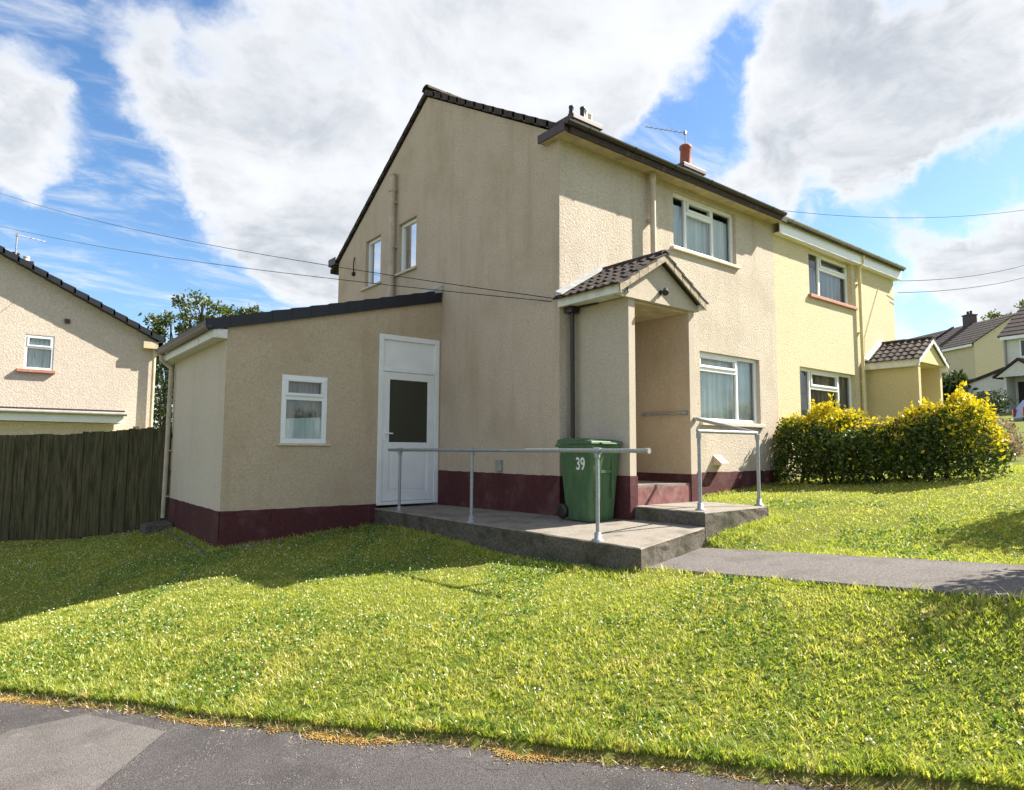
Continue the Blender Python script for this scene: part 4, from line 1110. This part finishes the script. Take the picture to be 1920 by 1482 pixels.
# ------------------------------------------------------------------ houses up the street on the right
def far_house(name, o, heading, length, depth, wh, rise, mat, label, base_drop=2.5, roofm='tile'):
    """o: ground point of the nearest front corner; heading: direction of the long front away from it; the depth runs to the right of it"""
    a = Vector((math.sin(heading), math.cos(heading), 0)); b = Vector((math.cos(heading), -math.sin(heading), 0))
    X = frame(o, a, b)
    h = empty(name, o, label, 'house')
    g = G(X); g.box(0, length, 0, depth, -base_drop, wh)
    g.prism([(0, 0, wh), (0, depth, wh), (0, depth/2, wh+rise)], (length, 0, 0)); g.build('wall', mat, h)
    s = rise/(depth/2); e = .3
    for sg in (0, 1):
        g = G(X)
        ya, yb = (-e, depth/2) if sg == 0 else (depth+e, depth/2)
        za, zb = wh-s*e, wh+rise
        n = 9
        for i in range(n):
            t0, t1 = i/n, (i+1)/n
            p0, p1 = ya+(yb-ya)*t0, ya+(yb-ya)*t1; q0, q1 = za+(zb-za)*t0, za+(zb-za)*t1
            g.prism([(-.15, p0, q0+.02), (-.15, p1, q1+.02), (-.15, p1, q1+.10), (-.15, p0, q0+.125)], (length+.3, 0, 0))
        g.build('roof', roofm, h)
    g = G(X); g.box(-.1, length, -.32, -.29, wh-s*e-.16, wh-s*e+.04); g.build('fascia', 'white', h)
    return h, X
# pale yellow pair with a chimney
def at(px, py, z):
    return ray(px, py, z)
P = at(1826, 642, 55); zb = P.z-5.2
fh, FX = far_house('house', (P.x, P.y, zb), math.radians(33), 16, 8.0, 5.2, 2.5, 'far', 'pale yellow house with brown roof uphill behind the tiled yellow porch', 4)
CU = 4.6
g = G(FX); g.box(CU, CU+.75, 3.6, 4.4, 7.3, 8.55); g.box(CU-.06, CU+.81, 3.54, 4.46, 8.55, 8.65); ch = g.build('chimney', 'brown', fh)
g = G(FX)
for k in (CU+.2, CU+.55): g.lathe((k, 4, 8.65), [(.12, 0), (.1, .35)], 10)
g.build('chimney_pot', 'black', ch)
g = G(FX); g.box(6.9, 7.15, -.45, 4, 5.25, 5.45); g.hexa([(6.9, -.4, 5.2), (7.2, -.4, 5.2), (7.2, 4, 7.75), (6.9, 4, 7.75), (6.9, -.4, 5.4), (7.2, -.4, 5.4), (7.2, 4, 7.95), (6.9, 4, 7.95)]); g.build('party_parapet', 'brown', fh)
g = G(FX); g.box(5.2, 7.0, -2.2, -.01, -2, 2.1); pc = g.build('porch', 'far', fh)
g = G(FX); g.hexa([(4.9, -2.5, 2.1), (7.3, -2.5, 2.1), (7.3, -.01, 2.1), (4.9, -.01, 2.1), (5.6, -2.5, 2.9), (6.5, -2.5, 2.9), (6.5, -.01, 2.9), (5.6, -.01, 2.9)]); g.build('roof', 'tile', pc)
# white house with a lean-to, nearer
P = at(1879, 629, 41); zb = P.z-5.0
hd = math.radians(8.7)
W0 = Vector((P.x, P.y, zb))
# front runs from its left corner towards the camera's right: walk back along the heading
L_ = 11.0
near = W0 - Vector((math.sin(hd), math.cos(hd), 0))*L_
wh_, WX = far_house('house', tuple(near), hd, L_, 8.0, 5.0, 2.7, 'farw', 'white house with a lean-to side extension beside the parked blue car', 4)
g = G(WX); g.prism([(L_+.002, 0.4, -3), (L_+3.0, .4, -3), (L_+3.0, .4, 1.9), (L_+.002, .4, 2.9)], (0, 4, 0)); wl = g.build('lean_to', 'farw', wh_)
g = G(WX); g.prism([(L_+.003, .25, 2.9), (L_+3.2, .25, 1.83), (L_+3.2, .25, 2.0), (L_+.003, .25, 3.08)], (0, 4.3, 0)); g.build('roof', 'tile', wl)
g = G(WX); g.box(L_+1.0, L_+1.7, .33, .398, .55, 1.15); g.box(L_+1.0, L_+1.7, .33, .398, 1.25, 1.6); g.build('window', 'obscure', wl)
g = G(WX); g.box(L_+.93, L_+1.77, .36, .399, .48, .549); g.box(L_+.93, L_+1.77, .36, .399, 1.601, 1.67); g.box(L_+.93, L_+.999, .36, .399, .549, 1.6); g.box(L_+1.701, L_+1.77, .36, .399, .549, 1.6); g.build('window_frame', 'white', wl)
g = G(WX); g.box(L_-2.2, L_-2.05, -1.1, -.01, -1.5, 2.3); g.box(L_-.55, L_-.4, -1.1, -.01, -1.5, 2.3); pp = g.build('porch', 'farw', wh_)
g = G(WX); g.prism([(L_-2.5, -1.3, 2.25), (L_-.1, -1.3, 2.25), (L_-1.3, -1.3, 3.15)], (0, .12, 0)); g.build('gable_panel', 'farw', pp)
g = G(WX)
for s in (-1, 1): g.prism([(L_-1.3, -1.4, 3.2), (L_-1.3+s*1.35, -1.4, 2.2), (L_-1.3+s*1.35, -1.4, 2.32), (L_-1.3, -1.4, 3.34)], (0, 1.39, 0))
g.build('roof', 'tile', pp)
g = G(WX); g.box(L_-1.9, L_-.7, -.03, -.001, 0, 2.0); g.build('door', 'dark', wh_)
g = G(WX); g.tube([(L_-.15, -.07, 5.0), (L_-.15, -.07, -1)], .06, 8); g.build('rain_pipe', 'ggutter', wh_)
for (a, b, c, d) in ((L_-5.6, L_-3.9, .9, 2.1), (L_-5.6, L_-3.9, 3.5, 4.6), (L_-2.6, L_-.9, 3.5, 4.6)):
    g = G(WX); g.box(a, b, -.02, -.001, c, d); wi = g.build('window', 'white', wh_)
    g = G(WX); g.box(a+.08, (a+b)/2-.04, -.03, -.021, c+.08, d-.08); g.box((a+b)/2+.04, b-.08, -.03, -.021, c+.08, d-.08); g.build('pane', 'obscure', wi)

# parked car, mostly out of frame
cz = at(1912, 806, 30); hdc = math.radians(150)
ca = empty('parked_car', tuple(cz), 'blue hatchback parked up the street in front of the white house', 'car')
CX = Matrix.Translation(cz) @ Matrix.Rotation(math.radians(-62), 4, 'Z')
g = G(CX)
prof = [(0, .25), (-.02, .55), (.03, .92), (.35, 1.40), (.7, 1.46), (1.9, 1.44), (2.7, .98), (3.7, .86), (3.92, .6), (3.92, .25)]
for s in range(1):
    sect = []
    for k, (y, inset) in enumerate(((-.82, .10), (-.80, .02), (.80, .02), (.82, .10))):
        pass
n = len(prof)
def wid(z): return .84 if z < .95 else .84-.34*(z-.95)
vs = [(x, -wid(z), z) for x, z in prof]+[(x, wid(z), z) for x, z in prof]
g.add(vs, [tuple(range(n)), tuple(range(n, 2*n))[::-1]]+[(i, (i+1) % n, n+(i+1) % n, n+i)[::-1] for i in range(n)]); cb = g.build('body', 'carblue', ca, .05)
g = G(CX)
g.add([(.12, -.62, 1.0), (.12, .62, 1.0), (.37, .55, 1.36), (.37, -.55, 1.36)], [(0, 1, 2, 3)])
g.X = CX @ Matrix.Translation((-.05, 0, .03)); g.build('rear_window', 'obscure', cb)
for s in (-1, 1):
    g = G(CX); ys = s*.80
    g.hexa([(.55, ys-.02, .98), (2.5, ys-.02, .98), (2.5, ys+.02, .98), (.55, ys+.02, .98), (.75, ys*.87-.02, 1.36), (1.85, ys*.87-.02, 1.36), (1.85, ys*.87+.02, 1.36), (.75, ys*.87+.02, 1.36)]); g.build('side_window', 'obscure', cb)
    g = G(CX); g.box(-.05, .12, s*.62, s*.83, .62, .98); g.build('tail_lamp', 'carred', ca)
    for x in (.72, 3.15):
        g = G(CX @ Matrix.Translation((x, s*.76, .30)) @ Matrix.Rotation(PI/2, 4, 'X')); g.lathe((0, 0, -.1), [(.12, 0), (.28, 0), (.31, .03), (.31, .17), (.28, .2), (.12, .2)], 18); wq = g.build('wheel', 'black', ca)
        g = G(CX @ Matrix.Translation((x, s*.76, .30)) @ Matrix.Rotation(PI/2, 4, 'X')); g.lathe((0, 0, -.104), [(.02, 0), (.18, 0), (.18, .208), (.02, .208)], 14); g.build('rim', 'alu', wq)
g = G(CX); g.box(-.07, .06, -.8, .8, .30, .50); g.build('bumper', 'black', ca)

# ------------------------------------------------------------------ leaves
def leaf_mesh(name, c, size, mat, parent, tint, up=.25, aspect=.55, curl=.12):
    N = len(c); c = np.asarray(c, float)
    size = np.broadcast_to(size, (N,))
    d = rng.normal(size=(N, 3)); d[:, 2] += up; d /= np.linalg.norm(d, axis=1)[:, None]
    e = rng.normal(size=(N, 3)); s = np.cross(d, e); s /= np.linalg.norm(s, axis=1)[:, None]
    nn = np.cross(s, d)
    L = size[:, None]; W = L*aspect*.5
    v = np.empty((N, 4, 3))
    v[:, 0] = c; v[:, 1] = c + d*L*.45 + s*W + nn*L*curl; v[:, 2] = c + d*L; v[:, 3] = c + d*L*.45 - s*W + nn*L*curl
    off = origin(parent) if parent is not None else Vector((0, 0, 0))
    v -= np.array(off)
    base = (np.arange(N)*4)[:, None]
    f = np.concatenate([base+np.array([[0, 1, 2]]), base+np.array([[0, 2, 3]])], 1).reshape(-1, 3)
    return raw_mesh(name, v.reshape(-1, 3), f, mat, parent, np.repeat(tint, 4))
def raw_mesh(name, v, f, mat, parent, tint):
    me = bpy.data.meshes.new(name)
    nf, k = f.shape
    me.vertices.add(len(v)); me.vertices.foreach_set('co', v.astype(np.float32).ravel())
    me.loops.add(nf*k); me.loops.foreach_set('vertex_index', f.astype(np.int32).ravel())
    me.polygons.add(nf); me.polygons.foreach_set('loop_start', np.arange(0, nf*k, k, dtype=np.int32))
    try: me.polygons.foreach_set('loop_total', np.full(nf, k, dtype=np.int32))
    except Exception: pass
    at_ = me.attributes.new('tint', 'FLOAT', 'POINT'); at_.data.foreach_set('value', np.asarray(tint, np.float32))
    me.materials.append(MT[mat]); me.update(calc_edges=True)
    return link(bpy.data.objects.new(name, me), parent)

# ------------------------------------------------------------------ hedge on the boundary
def vnoise(p, s, seed):
    return np.array([mnoise.noise(Vector((a*s+seed, b*s, c*s))) for a, b, c in p])
he = empty('hedge', (5.75, -1.9, -.2), 'variegated green hedge with bright golden new growth on top between the gardens', 'hedge')
N0 = 120000
p = np.c_[rng.uniform(5.0, 6.45, N0), rng.uniform(-3.50, -.02, N0), rng.uniform(0, 1.55, N0)]
ty = (-p[:, 1])/3.48
ht = 1.12 + .22*np.sin((ty-.10)*PI*2.0)*0 + np.interp(ty, [0, .1, .22, .36, .45, .6, .72, .85, .95, 1.0], [-.08, .10, .20, .06, -.20, -.18, .08, .16, -.10, -.55])
gzv = ground(p[:, 0], p[:, 1])
lump = vnoise(p, 1.7, 3.0)
xm = 5.72; hw = .54 + .24*lump + .06*np.sin(p[:, 1]*3)
endf = np.clip(np.minimum(ty/.06, (1.0-ty)/.16), 0, 1)**.5
h_here = ht + .28*lump
q = np.sqrt(((p[:, 0]-xm)/(hw*(.35+.65*endf)))**2*.9 + (np.clip(p[:, 2]/h_here-.42, -.32, 9)/.58)**4)
low = np.interp(p[:, 2], [0, .08, .22, .4], [.12, .40, .85, 1.0])
ins = (q < 1.0) & (rng.uniform(size=N0) < low*np.clip(.20+q*q*.8, 0, 1)*np.where(vnoise(p, 4.5, 9) > -.42, 1, .15))
topness = np.clip((p[:, 2]-(h_here-.30))/.26, 0, 1)
gold = topness*np.interp(ty, [0, .1, .3, .38, .46, .60, .66, .74, 1], [.7, .95, .95, .5, .15, .15, .8, 1.0, 1.0])
right = np.interp(ty, [.78, .95], [0, .5])*np.clip((p[:, 2]-.35)/.5, 0, 1)
isg = rng.uniform(size=N0) < np.clip(np.maximum(gold, right)*1.0+.02, 0, 1)
pg = p.copy(); pg[:, 2] += gzv
A = ins & ~isg; B = ins & isg
tops = np.where(ins & (topness > .75))[0]
sh = []                                                  # long unclipped shoots standing out of the top
for k in rng.choice(tops, 150):
    b_ = pg[k].copy(); dv = np.array([rng.normal(0, .35), rng.normal(0, .35), 1.0]); dv /= np.linalg.norm(dv); L_ = rng.uniform(.06, .20)
    for t in np.linspace(0, 1, int(4+L_*40)): sh.append(b_+dv*L_*t+rng.normal(0, .012, 3))
sh = np.array(sh)
leaf_mesh('foliage', pg[A], rng.uniform(.035, .095, A.sum()), 'hedge', he, rng.uniform(0, 1, A.sum())**1.3)
leaf_mesh('new_growth', np.concatenate([pg[B], sh]), rng.uniform(.04, .10, B.sum()+len(sh)), 'golden', he, rng.uniform(0, 1, B.sum()+len(sh)), .6)
g = G()
for k in range(26):
    y = random.uniform(-3.15, -.25); x = 5.72+random.uniform(-.22, .22); z = gz(x, y); q0 = Vector((x, y, z-.05)); pts = [q0]
    for j in range(4): q0 = q0+Vector((random.uniform(-.09, .09), random.uniform(-.12, .12), random.uniform(.16, .26))); pts.append(q0)
    g.tube(pts, [.028, .022, .017, .012, .006], 6)
g.build('stem', 'bark', he)
g = G()
for k in range(30):
    y = random.uniform(-2.6, -1.6); x = 5.6+random.uniform(-.3, .2); q0 = Vector((x, y, gz(x, y)+random.uniform(.85, .98))); pts = [q0]
    for j in range(4): q0 = q0+Vector((random.uniform(-.06, .06), random.uniform(-.16, .16), random.uniform(-.02, .07))); pts.append(q0)
    g.tube(pts, [.010, .009, .007, .005, .003], 5)
g.build('bare_twig', 'twig', he)

def shrub(name, x, y, w_, h_, n, mat, label, leaf=(.05, .09), cat='shrub', d_=None, z=None, lean=0):
    d_ = d_ or w_; z = gz(x, y) if z is None else z
    s = empty(name, (x, y, z), label, cat)
    q = rng.normal(size=(n, 3)); q /= np.linalg.norm(q, axis=1)[:, None]; q *= (rng.uniform(.25, 1, n)**.45)[:, None]
    lum = 1+.35*np.array([mnoise.noise(Vector(v)*1.9+Vector((x, y, 2))) for v in q])
    q *= lum[:, None]
    c = np.c_[x+q[:, 0]*w_/2, y+q[:, 1]*d_/2, z+h_*.54+q[:, 2]*h_*.46]
    leaf_mesh('foliage', c, rng.uniform(*leaf, n), mat, s, rng.uniform(0, 1, n))
    g = G()
    for k in range(7):
        a = random.uniform(0, 6.28); r = random.uniform(.05, .3)*w_
        g.tube([(x, y, z-.1), (x+math.cos(a)*r*.4, y+math.sin(a)*r*.4, z+h_*.4), (x+math.cos(a)*r, y+math.sin(a)*r, z+h_*.8)], [.03, .02, .008], 6)
    g.build('stem', 'bark', s); return s
shrub('shrub', 3.5, -5.35, 1.35, 2.0, 5600, 'hedge', 'rounded green shrub at the right side of the front lawn', (.05, .09))
shrub('shrub', 1.05, -5.85, .8, 1.95, 3000, 'hedge', 'tall slim green shrub beside the garden path near the pavement', (.05, .09))
P = ray(1862, 812, 17); shrub('shrub', P.x, P.y, 1.3, 1.0, 900, 'pinkleaf', 'straggly pinkish grey shrub behind the right end of the hedge', (.07, .13))
P = ray(1888, 828, 15); shrub('shrub', P.x, P.y, .8, .55, 500, 'pinkleaf', 'low pinkish bush next to the blue car', (.06, .11))
P = ray(1792, 760, 44); shrub('shrub', P.x, P.y, 2.6, 4.2, 2200, 'farleaf', 'big dark rounded evergreen below the pale yellow house', (.25, .45), z=P.z-1.9)
P = ray(1852, 775, 36); shrub('shrub', P.x, P.y, 2.4, 1.4, 900, 'farleaf', 'dark green shrub under the little window of the white house', (.12, .22), z=P.z-.2)
P = ray(306, 745, 30); shrub('shrub', P.x, P.y, 2.6, 4.2, 2400, 'farleaf', 'dark leafy bush between the cream house and the extension', (.14, .26), z=P.z-2.0)

def tree(name, base, top_z, crown_r, n, mat, label, sparse=.5, limbs=9, leaf=(.2, .38), nclump=26, squash=.8):
    base = Vector(base); t = empty(name, tuple(base), label, 'tree')
    h = top_z-base.z; cc = base+Vector((0, 0, h-crown_r*squash))
    g = G(); lean = Vector((random.uniform(-.3, .3), random.uniform(-.3, .3), 0))
    g.tube([base-Vector((0, 0, .4)), base+Vector((0, 0, h*.3))+lean*.3, base+Vector((0, 0, h*.62))+lean, cc+Vector((0, 0, crown_r*.4))+lean], [.26, .2, .12, .03], 9); tr = g.build('trunk', 'bark', t)
    tips = []
    for k in range(nclump):
        v = Vector(rng.normal(size=3)); v.normalize(); v = Vector((v.x, v.y, v.z*squash))*crown_r*random.uniform(.45, 1.0); tips.append(cc+v)
    g = G()
    for tp in tips[:limbs*2]:
        s = base+Vector((0, 0, h*random.uniform(.35, .65)))+lean; m = s.lerp(tp, .55)+Vector((random.uniform(-.3, .3), random.uniform(-.3, .3), .3))
        g.tube([s, m, tp], [.075, .045, .015], 6)
    g.build('limb', 'bark', t)
    per = n//nclump; cs = []
    for tp in tips:
        r = crown_r*random.uniform(.14, .30)
        q = rng.normal(size=(per, 3))*r*.55; q[:, 2] *= .75
        cs.append(np.array(tp)+q)
    c = np.concatenate(cs)
    leaf_mesh('crown', c, rng.uniform(*leaf, len(c)), mat, t, np.repeat(rng.uniform(0, 1, nclump), per)*.6+rng.uniform(0, .4, len(c)))
    return t
P = ray(378, 560, 32); tree('tree', (P.x, P.y, -2), ray(378, 548, 32).z, 1.3, 900, 'treeleaf', 'open leafy tree rising between the cream house and the extension roof', nclump=22, leaf=(.14, .26))
P = ray(322, 600, 34); tree('tree', (P.x, P.y, -2), ray(320, 588, 34).z, 1.3, 1400, 'treeleaf', 'small lower tree next to the white-edged corner of the cream house', nclump=14, leaf=(.14, .26))
P = ray(452, 590, 38); tree('tree', (P.x, P.y, -2), ray(452, 573, 38).z, 1.15, 1300, 'treeleaf', 'tree top just showing above the middle of the extension roof', nclump=12, leaf=(.15, .28))
P = ray(1905, 590, 75); tree('tree', (P.x, P.y, P.z-12), ray(1898, 573, 75).z, 2.6, 1500, 'treeleaf', 'yellowish tree top between the two roofs uphill', nclump=18, leaf=(.35, .6))

# ------------------------------------------------------------------ lawn
def in_poly(x, y, poly):
    r = np.zeros(len(x), bool); n = len(poly)
    for i in range(n):
        x1, y1 = poly[i]; x2, y2 = poly[(i+1) % n]
        with np.errstate(divide='ignore', invalid='ignore'):
            c = ((y1 > y) != (y2 > y)) & (x < (x2-x1)*(y-y1)/(y2-y1+1e-12)+x1)
        r ^= c
    return r
def blocked(x, y):
    b = (x > -.96) & (x < .26) & (y < -1.9)
    b |= in_poly(x, y, [(-1.21, 3.1), (-1.06, -2.32), (.33, -2.08), (.33, 3.1)])
    b |= (x > .31) & (x < 1.73) & (y > -2.06) & (y < .1)
    b |= (x > -3.56) & (y > 3.03) & (y < 6.5) & (x < 0)
    b |= (y > -.02) & (x > -.01) & (y < 7.6) & (x < 11.2)
    return b
def scatter(n, x0, x1, y0, y1, dens=None, edge=.0):
    x = rng.uniform(x0, x1, n); y = rng.uniform(y0, y1, n)
    rx, ry = x-PO[0], y-PO[1]; u = rx*PU[0]+ry*PU[1]; nn = rx*PN[0]+ry*PN[1]
    k = (nn > edge_n(u)+edge) & ~blocked(x, y)
    # keep what the lens, or one a step to the side, could see
    dx, dy = x-CAM.x, y-CAM.y
    dep = dx*math.sin(YAW)+dy*math.cos(YAW); lat = dx*math.cos(YAW)-dy*math.sin(YAW)
    k &= (dep > 1.5) & (np.abs(lat) < dep*.95+1.2)
    return x[k], y[k], dep[k]
def grass(name, n, box, hmin, hmax, wmin, wmax, mat='grass', edge=0., region=None):
    x, y, dep = scatter(n, *box, edge=max(edge, .02))
    if region is not None:
        k = region(x, y, dep); x, y, dep = x[k], y[k], dep[k]
    N = len(x); z = ground(x, y)-.006
    h = rng.uniform(hmin, hmax, N); w_ = rng.uniform(wmin, wmax, N)
    clump = .5+.5*np.sin(x*7.1+np.sin(y*5.3)*2)*np.sin(y*6.3+np.sin(x*4.1)*2)
    # every blade belongs to a tuft: tufts share a lean, a height and a hue
    def tuft(sz, seed):
        gx, gy = x/sz, y/sz; ix, iy = np.floor(gx), np.floor(gy)
        best = np.full(N, 9.); bid = np.zeros(N)
        for ox in (-1, 0, 1):
            for oy in (-1, 0, 1):
                cx, cy = ix+ox, iy+oy
                h1 = np.mod(np.sin(cx*127.1+cy*311.7+seed)*43758.5453, 1); h2 = np.mod(np.sin(cx*269.5+cy*183.3+seed)*43758.5453, 1)
                d2 = (cx+h1-gx)**2+(cy+h2-gy)**2
                k = d2 < best; best[k] = d2[k]; bid[k] = np.mod(np.sin(cx*91.7+cy*57.3+seed*3)*24634.6345, 1)[k]
        return bid, np.sqrt(best)
    t1, e1 = tuft(.075, 1.0); t2, e2 = tuft(.21, 5.0)
    r2 = np.mod(t1*37.3, 1)
    t3, e3 = tuft(.032, 9.0)
    rx, ry = x-PO[0], y-PO[1]; nn = rx*PN[0]+ry*PN[1]
    bank = .75*np.clip(1.25-(nn-.2)/1.6, 0, 1)               # the bank by the pavement is left longer and rougher
    h = h*(1+.55*bank)*(.75+.25*clump)*(.80+.35*t1)*(.85+.25*t2)*np.clip(1.35-e3*1.1, .35, 1.2)
    a = rng.uniform(0, 2*PI, N); ln = rng.uniform(.25, 1.15, N)*h
    la = (r2+t3)*2*PI+rng.normal(0, .8, N)
    sx, sy = np.cos(a)*w_/2, np.sin(a)*w_/2; bx, by = np.cos(la+PI/2)*ln, np.sin(la+PI/2)*ln
    v = np.empty((N, 5, 3))
    v[:, 0] = np.c_[x-sx, y-sy, z]; v[:, 1] = np.c_[x+sx, y+sy, z]
    v[:, 2] = np.c_[x+sx*.8+bx*.4, y+sy*.8+by*.4, z+h*.6]; v[:, 3] = np.c_[x-sx*.8+bx*.4, y-sy*.8+by*.4, z+h*.6]
    v[:, 4] = np.c_[x+bx, y+by, z+h*.95]
    base = (np.arange(N)*5)[:, None]
    f = np.concatenate([base+np.array([[0, 1, 2]]), base+np.array([[0, 2, 3]]), base+np.array([[3, 2, 4]])], 1).reshape(-1, 3)
    tint = np.clip(rng.normal(.52, .16, N)+.12*(clump-.5)+(.16+.36*bank)*(np.mod(t1*11.7, 1)-.5)+(.18+.40*bank)*(t3-.5)+(.12+.2*bank)*(t2-.5)-.10*bank, 0, 1)
    o = raw_mesh(name, v.reshape(-1, 3), f, mat, None, np.repeat(tint, 5)); o['kind'] = 'stuff'; return o
grass('grass', 980000, (-7.2, 4.6, -7, 3.2),   .016, .038, .005, .010, region=lambda x, y, d: d < 7.2)
grass('grass', 520000, (-9, 9, -7, 9),   .018, .036, .008, .015, region=lambda x, y, d: (d >= 7.0) & (d < 14.5))
# longer fringe along the pavement edge, the ramp and the walls
def fringe(x, y, d):
    rx, ry = x-PO[0], y-PO[1]; u = rx*PU[0]+ry*PU[1]; nn = rx*PN[0]+ry*PN[1]
    return nn < edge_n(u)+.13+.06*np.sin(u*9)
grass('grass_fringe', 900000, (-7.5, -1, -7.5, 1.5),   .025, .058, .004, .008, region=fringe, edge=.018)
def foot(x, y, d):
    b = (np.abs(y-2.98) < .05) & (x < -1.2) & (x > -3.6)
    b |= (np.abs(x+3.61) < .05) & (y > 2.9) & (y < 6.4)
    b |= (np.abs(x+1.19+.028*(y-3.0)*-1) < .06) & (y > -2.4) & (y < 3)
    b |= (np.abs(y+2.2) < .14) & (x > -1.1) & (x < 1.8)
    b |= (np.abs(x+1.0) < .05) & (y < -2.3); b |= (np.abs(x-.30) < .05) & (y < -2.05); b |= (np.abs(x-1.77) < .05) & (y > -2.1) & (y < 0)
    b |= (np.abs(y+.04) < .05) & (x > 1.7)
    return b
grass('grass_fringe', 900000, (-4, 7, -6.5, 6.5), .03, .10, .005, .010, region=foot)
# clover: leaves in patches and white flower heads
def patchy(x, y, thr):
    v = np.sin(x*2.3+1.7*np.sin(y*1.9))+np.sin(y*2.9+1.3*np.sin(x*2.1+1))+.7*np.sin(x*5.1-y*4.3)
    return v > thr
x, y, d = scatter(80000, -7.2, 3, -7, 4, edge=.05)
k = patchy(x, y, .55) & (d < 11); x, y = x[k], y[k]; N = len(x)
z = ground(x, y)+rng.uniform(.010, .030, N)
o = leaf_mesh('clover', np.c_[x, y, z], rng.uniform(.014, .030, N), 'clover', None, rng.uniform(0, 1, N), .1, .95, .05); o['kind'] = 'stuff'
x, y, d = scatter(10500, -8, 6, -7, 8, edge=.05)
k = (patchy(x, y, .15) | (rng.uniform(size=len(x)) < .38)) & (d < 13); x, y = x[k], y[k]; N = len(x)
z = ground(x, y)+rng.uniform(.024, .042, N); r = rng.uniform(.005, .011, N)
oc = np.array([[1,0,0],[-1,0,0],[0,1,0],[0,-1,0],[0,0,.8],[0,0,-.6]]); of = np.array([[0,2,4],[2,1,4],[1,3,4],[3,0,4],[2,0,5],[1,2,5],[3,1,5],[0,3,5]])
v = (np.c_[x, y, z])[:, None, :] + oc[None]*r[:, None, None]
f = (of[None]+(np.arange(N)*6)[:, None, None]).reshape(-1, 3)
o = raw_mesh('clover_flowers', v.reshape(-1, 3), f, 'flower', None, np.repeat(rng.uniform(0, 1, N), 6)); o['kind'] = 'stuff'
# yellow moss and dried cuttings along the kerbless edge
u = rng.uniform(-2, 9, 70000); dens = .5+.5*np.sin(u*3.1+np.sin(u*1.7)*2)+.35*np.sin(u*11+2*np.sin(u*5))
n_ = edge_n(u)+.022 - np.abs(rng.normal(0, .040, len(u)))*(.45+np.clip(dens, 0, 1))
k = rng.uniform(size=len(u)) < np.clip(dens, .28, 1); u, n_ = u[k], n_[k]; N = len(u)
x = PO[0]+PU[0]*u+PN[0]*n_; y = PO[1]+PU[1]*u+PN[1]*n_; z = pav_z(x, y)+.003; r = rng.uniform(.0025, .007, N)
sc3 = rng.uniform(.7, 1.3, (N, 6, 1))
v = (np.c_[x, y, z])[:, None, :] + oc[None]*sc3*r[:, None, None]*np.array([1.2, 1.2, .55])
f = (of[None]+(np.arange(N)*6)[:, None, None]).reshape(-1, 3)
o = raw_mesh('moss', v.reshape(-1, 3), f, 'moss', None, np.repeat(rng.uniform(0, 1, N), 6)); o['kind'] = 'stuff'
u = rng.uniform(-2, 9, 14000); n_ = edge_n(u)+.02-np.abs(rng.normal(0, .035, len(u)))*np.where(rng.uniform(size=len(u)) < .2, 2.2, 1); k = n_ > -.3; u, n_ = u[k], n_[k]; N = len(u)
x = PO[0]+PU[0]*u+PN[0]*n_; y = PO[1]+PU[1]*u+PN[1]*n_; z = pav_z(x, y)+rng.uniform(.003, .012, N)
MT['straw'] = m_leaf('dry_grass_cuttings', (.20, .15, .06), (.42, .34, .17), .2)
o = leaf_mesh('dry_cuttings', np.c_[x, y, z], rng.uniform(.015, .05, N), 'straw', None, rng.uniform(0, 1, N), .0, .14, .02)
o['kind'] = 'stuff'
